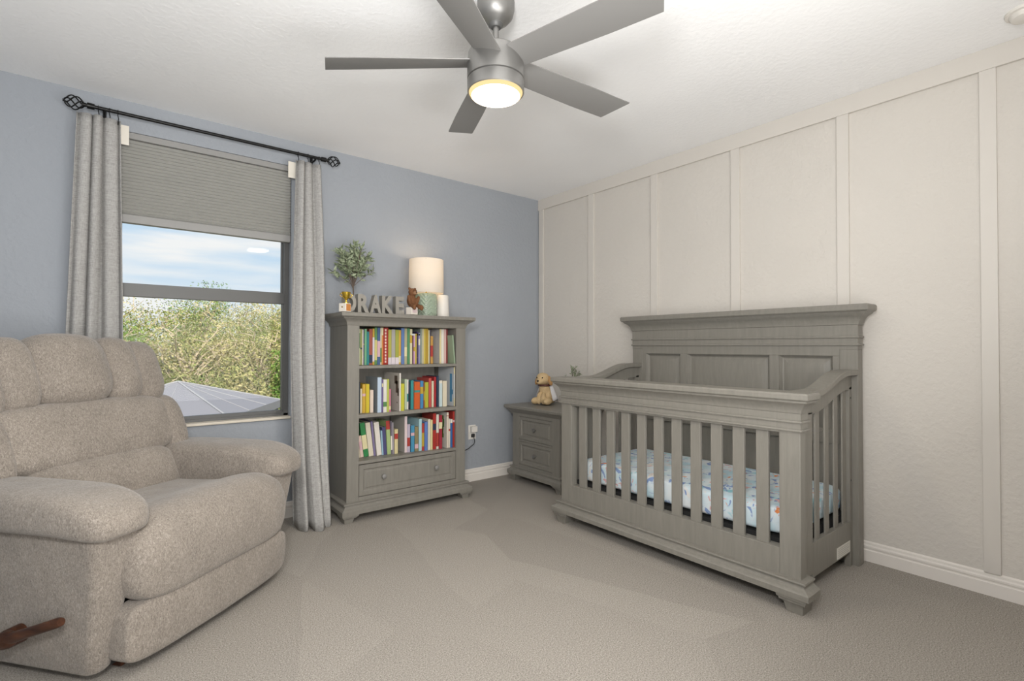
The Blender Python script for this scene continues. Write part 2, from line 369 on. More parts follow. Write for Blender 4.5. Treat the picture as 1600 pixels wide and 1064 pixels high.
# headboard
hx = 0.70; hf, hb = -0.125, -0.058
for s in (-1, 1): MB().box(min(s*hx, s*0.618), max(s*hx, s*0.618), hf, hb, 0.0, 1.09).build('headboard_post', M_grey, crib, smooth=0, bevel=0.003)
MB().box(-0.618, 0.618, hf, hb, 1.055, 1.10).build('headboard_rail', M_grey, crib, smooth=0, bevel=0.002)
MB().box(-0.618, 0.618, hf, hb, 0.60, 0.655).build('headboard_rail', M_grey, crib, smooth=0, bevel=0.002)
MB().box(-0.618, 0.618, hf, hb, 0.10, 0.215).build('headboard_rail', M_grey, crib, smooth=0, bevel=0.002)
for x0, x1 in ((-0.618, -0.585), (-0.315, -0.262), (0.262, 0.315), (0.585, 0.618)): MB().box(x0, x1, hf, hb, 0.655, 1.055).build('stile', M_grey, crib, smooth=0, bevel=0.002)
for x0, x1 in ((-0.585, -0.315), (-0.262, 0.262), (0.315, 0.585)):
    MB().panel(x0, x1, 0.655, 1.055, [(0, hb), (0, hf+0.005), (0.012, hf+0.022), (0.018, hf+0.024), (0.05, hf+0.014), (0.054, hf+0.013)]).build('raised_panel', M_grey, crib, smooth=20)
for k in range(9):
    w = 1.236/9; x0 = -0.618+k*w; MB().box(x0+0.001, x0+w-0.001, hf+0.014, hb, 0.215, 0.60).build('plank', M_grey, crib, smooth=0, bevel=0.003)
MB().rects([(0, 1.09), (0, 1.108), (0.007, 1.109), (0.009, 1.113), (0.007, 1.118), (0.001, 1.119), (0.001, 1.147), (0.007, 1.148), (0.009, 1.153), (0.007, 1.158), (0.001, 1.159), (0.001, 1.214),
            (0.006, 1.216), (0.007, 1.224), (0.012, 1.240), (0.024, 1.258), (0.044, 1.272), (0.050, 1.280), (0.056, 1.281), (0.063, 1.287), (0.064, 1.308), (0.058, 1.316), (0.0, 1.317)], hx, hf-0.001, hb).build('headboard_crown', M_grey, crib, smooth=28)
# front
ff, fb = -0.830, -0.775
for s in (-1, 1): MB().box(min(s*0.708, s*0.622), max(s*0.708, s*0.622), ff, fb-0.0, 0.125, 0.755).build('front_post', M_grey, crib, smooth=0, bevel=0.003)
MB().rects([(0, 0.738), (0, 0.745), (0.007, 0.746), (0.009, 0.751), (0.007, 0.756), (0.001, 0.757), (0.001, 0.781), (0.007, 0.782), (0.009, 0.787), (0.007, 0.792), (0.001, 0.793), (0.001, 0.822),
            (0.004, 0.824), (0.006, 0.832), (0.012, 0.848), (0.025, 0.862), (0.036, 0.870), (0.038, 0.878), (0.043, 0.880), (0.048, 0.885), (0.048, 0.903), (0.043, 0.910), (0, 0.911)], 0.709, ff-0.001, fb+0.02).build('front_rail', M_grey, crib, smooth=28)
MB().box(-0.622, 0.622, ff+0.001, fb, 0.125, 0.245).build('bottom_panel', M_grey, crib, smooth=0, bevel=0.002)
sl = MB().box(-0.0275, 0.0275, -0.009, 0.009, 0.24, 0.745).build('slat', M_grey, crib, smooth=0, bevel=0.003)
for k in range(11):
    x = -0.5425+0.1085*k
    if k == 0: sl.location = (x, ff+0.025, 0)
    else: copy_part(sl, crib, (x, ff+0.025, 0))
MB().rects([(0.032, 0.070), (0.046, 0.071), (0.046, 0.094), (0.042, 0.098), (0.032, 0.102), (0.021, 0.110), (0.016, 0.121), (0.016, 0.124), (0.025, 0.1245), (0.026, 0.129), (0.024, 0.134), (0.012, 0.1345), (0.0, 0.136)], 0.708, ff, fb+0.02).build('base_moulding', M_grey, crib, smooth=28)
def bracket_foot(mb, x0, x1, y0, y1, h, side):
    """block foot, flared on the inner side; side = -1 left foot, +1 right foot"""
    rings = []
    for z, ins, inn in ((0.0, 0.016, 0.024), (h*0.52, 0.012, 0.012), (h*0.60, 0.009, 0.004), (h*0.61, 0.002, -0.003), (h*0.76, 0.002, -0.005), (h*0.78, -0.004, -0.011), (h, -0.004, -0.014)):
        a = x0+(ins if side < 0 else inn); b = x1-(inn if side < 0 else ins)
        rings.append([(a, y0+ins, z), (b, y0+ins, z), (b, y1-ins*0.5, z), (a, y1-ins*0.5, z)])
    mb.loft(rings)
for s in (-1, 1):
    f = MB(); bracket_foot(f, min(s*0.738, s*0.635), max(s*0.738, s*0.635), ff-0.036, fb+0.02, 0.074, s); f.build('foot', M_grey, crib, smooth=25, bevel=0.002)
# sides: curved arm, slats, bottom panel
def arm_top(y):
    t = min(1, max(0, (y+0.60)/0.36)); return 0.909+0.077*(t*t*(3-2*t))
def arm_bot(y):
    t = min(1, max(0, (y+0.60)/0.42)); return 0.801+0.085*(t*t*(3-2*t))
ys = [-0.812+0.69*i/30 for i in range(31)]
for s in (-1, 1):
    xa, xb = sorted((s*0.700, s*0.622))
    cap = MB(); cap.prism([(y, arm_top(y)) for y in ys]+[(y, arm_top(y)-0.026) for y in reversed(ys)], xa, xb); cap.build('arm_cap', M_grey, crib, smooth=30, bevel=0.003)
    xa, xb = sorted((s*0.672, s*0.645))
    y2 = [y for y in ys if y > -0.775]
    r = MB(); r.prism([(y, arm_top(y)-0.024) for y in y2]+[(y, arm_bot(y)) for y in reversed(y2)], xa, xb); r.build('side_rail', M_grey, crib, smooth=30, bevel=0.002)
    MB().box(xa, xb, -0.776, -0.613, 0.09, 0.81).build('side_stile', M_grey, crib, smooth=0, bevel=0.002)
    MB().box(xa, xb, -0.160, -0.127, 0.0, 0.90).build('side_stile', M_grey, crib, smooth=0, bevel=0.002)
    MB().box(xa, xb, -0.614, -0.159, 0.072, 0.226).build('side_panel', M_grey, crib, smooth=0, bevel=0.002)
    for yc in (-0.533, -0.422, -0.309, -0.202):
        MB().box(s*0.658-0.0045, s*0.658+0.0045, yc-0.0235, yc+0.0235, 0.215, arm_bot(yc)+0.01).build('side_slat', M_grey, crib, smooth=0, bevel=0.003)
st = MB(); st.box(0.672, 0.6735, -0.335, -0.165, 0.080, 0.134); o = st.build('warning_label', M_label, crib, smooth=0); o['label'] = 'white printed warning label'
lt = MB()
for k in range(5): lt.box(0.6735, 0.6738, -0.325, -0.180-0.02*(k % 2), 0.088+0.009*k, 0.090+0.009*k)
lt.build('label_print', M_labelline, o, smooth=0)
for z in (0.845, 0.43): MB().tube([(0.671, -0.145, z), (0.6745, -0.145, z)], 0.005, 10).build('bolt', M_bronze, crib)
# mattress support and mattress
MB().box(-0.643, 0.643, -0.770, -0.128, 0.175, 0.262).build('mattress_support', M_dark, crib, smooth=0)
M_sheet = Mat('sea_print_cotton', (0.62, 0.76, 0.80, 1), 0.85, spec=0.15)
def _sheet():
    m = M_sheet; c = m.coord()
    wash = m.ramp(m.noise(c, 8, 3, 0.5), [(0.30, (0.50, 0.72, 0.80, 1)), (0.50, (0.70, 0.80, 0.85, 1)), (0.70, (0.80, 0.84, 0.86, 1))])
    def blobs(scale, lo, hi, col, base, off):
        v = m.n.new('ShaderNodeTexNoise'); v.inputs['Scale'].default_value = scale; v.inputs['Detail'].default_value = 3; v.inputs['Distortion'].default_value = 1.4
        mp = m.n.new('ShaderNodeMapping'); mp.inputs['Location'].default_value = off; m.l.new(m.tc.outputs['Object'], mp.inputs[0]); m.l.new(mp.outputs[0], v.inputs['Vector'])
        return m.mix(m.ramp(v.outputs[0], [(lo, (0, 0, 0, 1)), (hi, (1, 1, 1, 1))]), base, col)
    x = blobs(7, 0.60, 0.68, (0.80, 0.74, 0.68, 1), wash, (1, 8, 5)); x = blobs(6, 0.62, 0.70, (0.32, 0.64, 0.70, 1), x, (2, 5, 9))
    x = blobs(12, 0.60, 0.63, (0.26, 0.36, 0.60, 1), x, (3, 1, 7)); x = blobs(15, 0.645, 0.66, (0.72, 0.46, 0.46, 1), x, (6, 2, 3)); x = blobs(10, 0.675, 0.69, (0.80, 0.28, 0.10, 1), x, (9, 4, 2))
    m.color(x); m.bump(m.noise(m.coord(), 18, 3), 0.25, 0.01)
_sheet()
mt = thing('crib_mattress', 'crib mattress in pale aqua sea creature print sheet lying in crib', 'mattress', (-0.450, CY, 0.262), -PI/2)
MB().superell((0, 0, 0.071), (0.641, 0.318, 0.071), (0.30, 0.14), 96, 24).build('fitted_sheet', M_sheet, mt, smooth=180)

# ------------------------------------------------------------------ bookcase
BX = -1.469
bc = thing('bookcase', 'grey painted bookcase with two shelves and one drawer below', 'bookcase', (BX, 0, 0))
bf, bk = -0.345, -0.02
for s in (-1, 1):
    MB().box(min(s*0.440, s*0.362), max(s*0.440, s*0.362), bf, bf+0.022, 0.115, 1.245).build('face_stile', M_grey, bc, smooth=0, bevel=0.002)
    MB().box(min(s*0.437, s*0.366), max(s*0.437, s*0.366), bf+0.022, bk, 0.10, 1.245).build('side_panel', M_grey, bc, smooth=0, bevel=0.002)
MB().box(-0.362, 0.362, bk-0.008, bk, 0.12, 1.245).build('back_panel', M_grey, bc, smooth=0)
for z0, z1 in ((0.959, 0.978), (0.644, 0.668), (0.351, 0.370)): MB().box(-0.3655, 0.3655, bf+0.003, bk-0.008, z0, z1).build('shelf', M_grey, bc, smooth=0, bevel=0.002)
MB().box(-0.362, 0.362, bf, bf+0.022, 0.118, 0.147).build('bottom_rail', M_grey, bc, smooth=0, bevel=0.002)
MB().rects([(0.0, 1.233), (0.002, 1.236), (0.004, 1.240), (0.006, 1.250), (0.012, 1.262), (0.026, 1.274), (0.036, 1.279), (0.040, 1.284), (0.047, 1.286), (0.053, 1.291), (0.054, 1.308), (0.050, 1.314), (0, 1.315)], 0.440, bf, bk).build('crown_top', M_grey, bc, smooth=28)
MB().rects([(0.026, 0.052), (0.040, 0.053), (0.040, 0.078), (0.036, 0.082), (0.027, 0.086), (0.018, 0.094), (0.013, 0.106), (0.013, 0.109), (0.022, 0.1095), (0.023, 0.114), (0.021, 0.119), (0.010, 0.1195), (0, 0.125)], 0.440, bf, bk).build('base_moulding', M_grey, bc, smooth=28)
for s in (-1, 1):
    for y0, y1 in ((bf-0.034, bf+0.055), (-0.11, -0.03)):
        f = MB(); bracket_foot(f, min(s*0.474, s*0.385), max(s*0.474, s*0.385), y0, y1, 0.056, s); f.build('foot', M_grey, bc, smooth=25, bevel=0.002)
dr = MB(); dr.panel(-0.359, 0.359, 0.150, 0.346, [(0, bf+0.15), (0, bf+0.004), (0.001, bf+0.002), (0.028, bf+0.002), (0.034, bf+0.008), (0.044, bf+0.008), (0.050, bf+0.005), (0.052, bf+0.005)])
dr = dr.build('drawer', M_grey, bc, smooth=20)
for s in (-1, 1):
    k = MB(); knob(k, s*0.195, bf+0.006, 0.255, 0.017); k.build('knob', M_nickeld, dr)

# ------------------------------------------------------------------ books
BOOKS = [
 [
  (-1.7946, -1.7881, -0.25, 0.236, 0, 'c8cfa0', 'pale green'),
  (-1.7878, -1.7749, -0.25, 0.236, 0, '9a9a58', 'olive'),
  (-1.7741, -1.7672, -0.251, 0.234, 0, 'd9cfd0', 'pale pink'),
  (-1.7668, -1.7598, -0.251, 0.234, 0, '3a4258', 'navy'),
  (-1.759, -1.7446, -0.251, 0.237, 0, '6fae7e', 'green'),
  (-1.7438, -1.7279, -0.252, 0.221, 0, '1f8586', 'teal'),
  (-1.7272, -1.7054, -0.252, 0.238, 0, 'a8503c', 'brick red'),
  (-1.7038, -1.691, -0.253, 0.24, 0, 'cfc6d4', 'lavender'),
  (-1.6898, -1.6726, -0.253, 0.252, 0, 'c9c070', 'mustard and white'),
  (-1.6714, -1.6511, -0.254, 0.251, 0, '3f5f8e', 'blue'),
  (-1.65, -1.6403, -0.254, 0.251, 0, 'd8c8a8', 'cream'),
  (-1.6399, -1.6297, -0.255, 0.254, 0, 'd8823a', 'orange'),
  (-1.6289, -1.5945, -0.255, 0.255, 0, 'a8281c', 'red'),
  (-1.5935, -1.5712, -0.256, 0.237, 0, 'b4ae48', 'yellow-green'),
  (-1.5705, -1.5435, -0.257, 0.239, 0, 'a8a49c', 'grey'),
  (-1.5424, -1.5167, -0.258, 0.237, 0, 'a6aa3c', 'lime'),
  (-1.516, -1.5018, -0.258, 0.235, 0, 'dba83a', 'amber'),
  (-1.4999, -1.4764, -0.259, 0.252, 0, '5a7ab4', 'cornflower blue'),
  (-1.4752, -1.4561, -0.259, 0.249, 0, 'b0aa80', 'khaki'),
  (-1.4548, -1.435, -0.26, 0.252, 0, '4f8e5c', 'leaf green'),
  (-1.4343, -1.417, -0.261, 0.244, 0, 'd6cca2', 'cream'),
  (-1.4156, -1.4067, -0.261, 0.204, 0, '5c2a50', 'plum'),
  (-1.4063, -1.3957, -0.261, 0.204, 0, 'cfa0bc', 'pink'),
  (-1.3948, -1.3832, -0.262, 0.203, 0, 'c8b040', 'yellow'),
  (-1.3818, -1.37, -0.262, 0.228, 0, '41355e', 'dark purple'),
  (-1.3686, -1.3568, -0.262, 0.219, 0, '9490bc', 'lilac'),
  (-1.3554, -1.3414, -0.263, 0.251, 0, '8c988c', 'grey-green'),
  (-1.34, -1.3281, -0.263, 0.251, 0, 'd0c49a', 'beige'),
  (-1.3267, -1.3142, -0.263, 0.252, 0, 'd6bc4c', 'lemon'),
  (-1.3128, -1.2925, -0.264, 0.255, 0, 'b8942a', 'gold'),
  (-1.2912, -1.2813, -0.264, 0.24, 0, 'd8cfa0', 'cream'),
  (-1.2809, -1.2759, -0.265, 0.24, 0, '3c3560', 'indigo'),
  (-1.2744, -1.2539, -0.265, 0.197, 0, 'c89440', 'tan'),
  (-1.2017, -1.1869, -0.267, 0.254, 0, 'e0cf98', 'straw yellow'),
  (-1.186, -1.1649, -0.267, 0.258, 0, 'e4ddd0', 'white'),
  (-1.1635, -1.1457, -0.267, 0.259, 0, 'd8aca4', 'rose pink'),
  (-1.1448, -1.1344, -0.268, 0.259, 0, '8c2a2c', 'maroon'),
 ],
 [
  (-1.8042, -1.7963, -0.274, 0.202, 0, '2c3a44', 'dark slate'),
  (-1.7965, -1.785, -0.277, 0.158, 0, 'ddcfa8', 'cream'),
  (-1.7854, -1.7635, -0.283, 0.187, 0, 'd0a42c', 'gold'),
  (-1.7654, -1.7409, -0.29, 0.187, 0, 'd4bc20', 'yellow and teal'),
  (-1.7385, -1.7168, -0.299, 0.148, 0, 'dcc8b4', 'pale peach'),
  (-1.7005, -1.673, -0.327, 0.23, 0, 'b4c8dc', 'pale blue'),
  (-1.6742, -1.6648, -0.333, 0.218, 0, '6c5890', 'purple'),
  (-1.6652, -1.6411, -0.338, 0.215, 0, 'd8d4c8', 'off-white'),
  (-1.6399, -1.6246, -0.338, 0.217, 0, 'b4bc4c', 'lime'),
  (-1.6233, -1.6124, -0.338, 0.151, 0, 'cc7088', 'pink'),
  (-1.5501, -1.5403, -0.338, 0.254, 0, 'e4ddd4', 'white'),
  (-1.5379, -1.514, -0.337, 0.182, 0, 'c8c42c', 'yellow'),
  (-1.4896, -1.4734, -0.294, 0.209, 0, 'b8c8a8', 'pale green'),
  (-1.4704, -1.4595, -0.29, 0.205, 0, 'dcd4cc', 'white'),
  (-1.46, -1.4476, -0.294, 0.189, 0, '262a38', 'black'),
  (-1.4484, -1.4251, -0.3, 0.198, 0, '2f9090', 'teal and red'),
  (-1.4277, -1.3819, -0.31, 0.188, 0, 'd45820', 'orange'),
  (-1.3744, -1.3504, -0.301, 0.192, 0, '3f86bc', 'blue'),
  (-1.3411, -1.3318, -0.288, 0.177, 0, 'a8582c', 'rust'),
  (-1.3227, -1.2953, -0.274, 0.179, 0, 'b8b830', 'chartreuse'),
  (-1.2877, -1.2658, -0.265, 0.206, 0, 'cc5048', 'coral red'),
  (-1.2662, -1.2493, -0.269, 0.186, 0, 'd8d0b0', 'cream'),
  (-1.2494, -1.2324, -0.273, 0.215, 0, 'b82c30', 'crimson'),
  (-1.2327, -1.2134, -0.278, 0.221, 0, '2c3c54', 'navy'),
  (-1.2133, -1.1894, -0.285, 0.188, 0, 'bcd0d4', 'ice blue'),
  (-1.1929, -1.1559, -0.295, 0.184, 0, 'dcd0b4', 'ivory'),
  (-1.1117, -1.0979, -0.32, 0.284, 0, 'd0d4d4', 'pale grey'),
 ],
 [
  (-1.7849, -1.7751, -0.233, 0.148, 0, 'd0c4a8', 'cream'),
  (-1.7739, -1.7536, -0.234, 0.143, 3, 'dcc0b0', 'peach'),
  (-1.7518, -1.7201, -0.237, 0.227, 8, '2c8a48', 'green'),
  (-1.7207, -1.688, -0.242, 0.225, 7, 'd8cdb4', 'ivory'),
  (-1.6881, -1.6748, -0.246, 0.232, 6, '7c7098', 'dusty purple'),
  (-1.6671, -1.6338, -0.249, 0.224, 5, 'e0d8cc', 'white'),
  (-1.6346, -1.623, -0.254, 0.165, 4, '90b8cc', 'light blue'),
  (-1.6225, -1.5991, -0.255, 0.187, 4, '4c4a78', 'indigo and red'),
  (-1.5981, -1.5719, -0.259, 0.227, 3, 'a4bc78', 'sage green'),
  (-1.5722, -1.5617, -0.262, 0.224, 2, '6c6470', 'charcoal'),
  (-1.5611, -1.5505, -0.264, 0.214, 2, '989098', 'grey'),
  (-1.5486, -1.5246, -0.265, 0.166, 0, 'd8c890', 'pale yellow'),
  (-1.4786, -1.4602, -0.274, 0.249, -1, 'dcc8c8', 'blush white'),
  (-1.4602, -1.4389, -0.277, 0.193, 0, 'b8acc0', 'lavender'),
  (-1.4338, -1.4068, -0.28, 0.183, 0, '3f8eb4', 'sky blue'),
  (-1.4053, -1.3787, -0.284, 0.17, 0, '8c8058', 'olive brown'),
  (-1.3763, -1.3545, -0.288, 0.223, 0, 'a4ccd4', 'aqua'),
  (-1.3539, -1.3362, -0.29, 0.191, 0, 'c0a030', 'mustard'),
  (-1.3346, -1.3103, -0.293, 0.201, 0, '5878bc', 'blue'),
  (-1.3092, -1.2919, -0.296, 0.216, 0, 'd8d0bc', 'cream'),
  (-1.291, -1.2736, -0.298, 0.211, 0, 'dccc90', 'pale yellow'),
  (-1.272, -1.2471, -0.3, 0.255, 0, 'b42c24', 'red'),
  (-1.2467, -1.2275, -0.304, 0.247, 0, 'd8cfc0', 'off-white'),
  (-1.2253, -1.2001, -0.306, 0.239, 0, 'a82838', 'crimson'),
  (-1.1675, -1.1509, -0.313, 0.255, 0, 'dcccb8', 'ivory'),
  (-1.1498, -1.1385, -0.315, 0.208, 0, 'd8d0c0', 'cream'),
  (-1.1371, -1.1211, -0.317, 0.204, 0, '2f64a8', 'royal blue'),
  (-1.1193, -1.0978, -0.319, 0.261, 0, 'b03028', 'scarlet'),
 ],
]
BOOKMAT = {}
def book_mat(hx_):
    if hx_ not in BOOKMAT:
        BOOKMAT[hx_] = Mat('book_cover_'+hx_, HX(hx_, 0.92), 0.45)
    return BOOKMAT[hx_]
COVER = {('middle', 5): '8c9498', ('middle', 10): 'd0c8bc', ('top', 33): 'd0ccc8', ('middle', 26): 'c8ccd0', ('bottom', 12): 'b8b4ac', ('bottom', 24): 'd4d0c4', ('bottom', 21): '9c3028'}
DEPTH = {('middle', 10): 0.24, ('middle', 26): 0.22, ('bottom', 12): 0.22, ('bottom', 24): 0.2}
BANDS = ['e4dccb', '2a3550', 'c8a030', 'b83a30', '3c8c88', 'd4a8b0', '5a8c50', 'e0d4a0']
SHELF_Z = (0.9785, 0.6685, 0.3705)
SHELF_N = ('top', 'middle', 'bottom')
def make_book(si, i, b, x0, x1):
    xa, xb, yf, h, tilt, colr, nm = b
    sh = SHELF_N[si]; rnd = random.Random(si*100+i)
    dep = DEPTH.get((sh, i), rnd.uniform(0.15, 0.20)); w = x1-x0; t = min(0.0025, w*0.16)
    if yf+dep > -0.035: dep = -0.035-yf
    sp = book_mat(colr); cv = book_mat(COVER.get((sh, i), colr)); bd = book_mat(BANDS[rnd.randrange(len(BANDS))])
    m = MB(); a, c = -w/2, w/2
    m.box(a, a+t, 0.001, dep, 0, h, 1); m.box(c-t, c, 0.001, dep, 0, h, 1)          # boards
    m.box(a+t, c-t, 0.004, dep-0.004, 0.003, h-0.004, 2)                             # pages
    zs = [0, h]; kinds = [0]
    if rnd.random() < 0.5:
        u = sorted(rnd.uniform(0.05, 0.92) for _ in range(2)); zs = [0, h*u[0], h*u[1], h]; kinds = [0, 3, 0]
        if u[1]-u[0] > 0.45: kinds = [3, 0, 3] if rnd.random() < 0.5 else [0, 0, 3]
    if sh == 'top' and i in (13, 14, 15): zs = [0, h*0.2, h]; kinds = [3, 0]; bd = book_mat('d8ccd2')
    if sh == 'top' and i == 12: zs = [0, h]; kinds = [0]
    for k in range(len(kinds)): m.box(a, c, 0, 0.004, zs[k]+(0.0 if k == 0 else 0.0), zs[k+1], kinds[k])
    mats = [sp, cv, M_paper, bd]
    if sh == 'top' and i == 12:
        mats.append(book_mat('e8c4b8'))
        for k in range(11):
            z = h*0.93-k*h*0.085; m.box(a+w*0.30, a+w*0.62, -0.0006, 0.001, z-0.007, z+0.007, 4)
    if (sh, i) == ('middle', 10):
        mats.append(book_mat('6a5a4c'))
        for y0, z0, y1, z1 in ((0.02, 0.12, 0.055, 0.20), (0.03, 0.18, 0.075, 0.235), (0.012, 0.10, 0.03, 0.15), (0.03, 0.05, 0.04, 0.06)): m.box(a-0.0006, a+0.001, y0, y1, z0, z1, 4)
    if (sh, i) == ('middle', 26):
        mats.append(book_mat('4a90bc'))
        m.box(a-0.0006, a+0.001, 0.025, 0.055, 0.03, 0.235, 4); m.box(a-0.0006, a+0.001, 0.012, 0.03, 0.085, 0.12, 4)
    if (sh, i) == ('bottom', 24):
        mats.append(book_mat('4c8434'))
        for k in range(6): m.box(a-0.0006, a+0.001, 0.04+0.008*sin(k*1.3), 0.062+0.008*sin(k*1.3), 0.07+k*0.026, 0.10+k*0.026, 4)
    o = m.build('book', mats, smooth=0, fix=False)
    o.location = ((x0+x1)/2, yf, SHELF_Z[si]); o.rotation_euler = (0, radians(-tilt), 0)
    if tilt: o.location.z += sin(radians(abs(tilt)))*w/2
    return o
ORD = ['first', 'second', 'third', 'fourth', 'fifth', 'sixth', 'seventh', 'eighth', 'ninth', 'tenth']
for si, L in enumerate(BOOKS):
    prev = -9.0
    for i, b in enumerate(L):
        x0 = max(b[0], prev+0.0004); x1 = min(b[1], -1.104); tilt = b[4]; b = b[:3]+(min(b[3], (0.250, 0.284, 0.265)[si]),)+b[4:]
        if si == 2 and i < 3: tilt = 8
        if si == 2 and i in (4, 5): tilt = 6
        if si == 2 and i == 12: tilt = 0
        if x1-x0 < 0.005: x1 = x0+0.005
        b = b[:4]+(tilt,)+b[5:]
        o = make_book(si, i, b, x0, x1); prev = x1
        nm = b[6]
        lean = 'leaning ' if tilt > 3 else ''
        size = 'thick ' if b[1]-b[0] > 0.024 else ('slim ' if b[1]-b[0] < 0.0125 else '')
        if i == 0: w = 'beside a %s one at the window end of' % L[1][6]
        elif i == len(L)-1: w = 'beside a %s one at the outlet end of' % L[i-1][6]
        else: w = 'between %s and %s ones on' % (L[i-1][6], L[i+1][6])
        lab = '%s%s%s book %s the %s shelf' % (size, lean, nm, w, SHELF_N[si])
        tag(o, lab, 'book', 'books on the %s shelf of the bookcase' % SHELF_N[si])
lb = make_book(0, 60, (0, 0, -0.262, 0.20, 0, 'ccd0cc', 'x'), -1.40, -1.388)
lb.location = (-1.432, -0.262, 0.9785+0.2065); lb.rotation_euler = (0, radians(90), 0); lb.scale = (1, 1, 0.33)
lb.location.x = -1.424
tag(lb, 'pale grey book lying flat on shorter books on the top shelf', 'book', 'books on the top shelf of the bookcase')
lean = make_book(0, 61, (0, 0, -0.336, 0.205, 0, '8fa586', 'x'), -1.122, -1.110)
lean.location = (-1.1150, -0.336, 0.9785+0.001); lean.rotation_euler = (0, radians(-5), 0)
tag(lean, 'mottled green and white book leaning at the outlet end of the top shelf', 'book', 'books on the top shelf of the bookcase')

# ------------------------------------------------------------------ objects on the bookcase
TZ = 1.3155
def letter(ch, xa, xb, colr):
    cu = bpy.data.curves.new('letter', 'FONT'); cu.body = ch; cu.size = 1.0; cu.extrude = 0.16; cu.offset = 0.045; cu.resolution_u = 4
    tmp = bpy.data.objects.new('tmp', cu); COL.objects.link(tmp)
    dg = bpy.context.evaluated_depsgraph_get(); me = bpy.data.meshes.new_from_object(tmp.evaluated_get(dg)); bpy.data.objects.remove(tmp); bpy.data.curves.remove(cu)
    co = np.empty(len(me.vertices)*3); me.vertices.foreach_get('co', co); co = co.reshape(-1, 3)
    lo, hi = co.min(0), co.max(0); sc = (xb-xa)/(hi[0]-lo[0])
    out = np.stack([(co[:, 0]-(lo[0]+hi[0])/2)*sc, -(co[:, 2])*0.15, (co[:, 1]-lo[1])/(hi[1]-lo[1])*0.118], 1)
    me.vertices.foreach_set('co', out.ravel()); me.update(); me.materials.clear(); me.materials.append(M_letter.m)
    o = bpy.data.objects.new('letter', me); COL.objects.link(o); o.location = ((xa+xb)/2, -0.335, TZ)
    return tag(o, 'grey wooden letter %s standing on top of the bookcase' % ch, 'letter', 'wooden letters on the bookcase')
M_letter = paint_wood('warm_grey_letter', (0.27, 0.255, 0.225, 1))
for ch, xa, xb in (('D', -1.935, -1.858), ('R', -1.848, -1.772), ('A', -1.768, -1.690), ('K', -1.686, -1.604), ('E', -1.590, -1.528)): letter(ch, xa, xb, None)

# picture block and trophy
M_blockface = Mat('cream_block_paint', (0.70, 0.65, 0.58, 1), 0.5); M_orange = Mat('orange_block_paint', (0.55, 0.22, 0.06, 1), 0.5); M_gold = Mat('gold_plastic', (0.72, 0.50, 0.07, 1), 0.22, 0.9)
pb = thing('picture_block', 'small cream toy block with an orange picture side on bookcase', 'toy block', (-1.935, -0.37, TZ), radians(32))
MB().box(-0.026, 0.026, -0.026, 0.026, 0, 0.052).build('block', M_blockface, pb, smooth=0, bevel=0.003)
MB().box(-0.021, 0.021, -0.0266, -0.026, 0.005, 0.047).build('picture_side', M_orange, pb, smooth=0)
MB().tube([(-0.0258, 0.0, 0.028), (-0.0268, 0.0, 0.028)], 0.005, 12).build('painted_dot', M_gold, pb)
tr = thing('trophy', 'small gold trophy cup standing on the cream toy block', 'trophy', (-1.928, -0.37, TZ+0.052))
MB().lathe([(0.0, 0), (0.017, 0), (0.017, 0.006), (0.006, 0.010), (0.005, 0.016), (0.007, 0.022), (0.016, 0.032), (0.024, 0.050), (0.027, 0.068), (0.028, 0.071), (0.025, 0.071), (0.022, 0.052), (0.012, 0.034), (0.0, 0.030)], 22, caps=(False, False)).build('cup', M_gold, tr)
for s in (-1, 1):
    MB().tube([(s*0.026, 0, 0.062), (s*0.036, 0, 0.060), (s*0.038, 0, 0.050), (s*0.030, 0, 0.040), (s*0.020, 0, 0.038)], 0.0022, 6).build('handle', M_gold, tr)

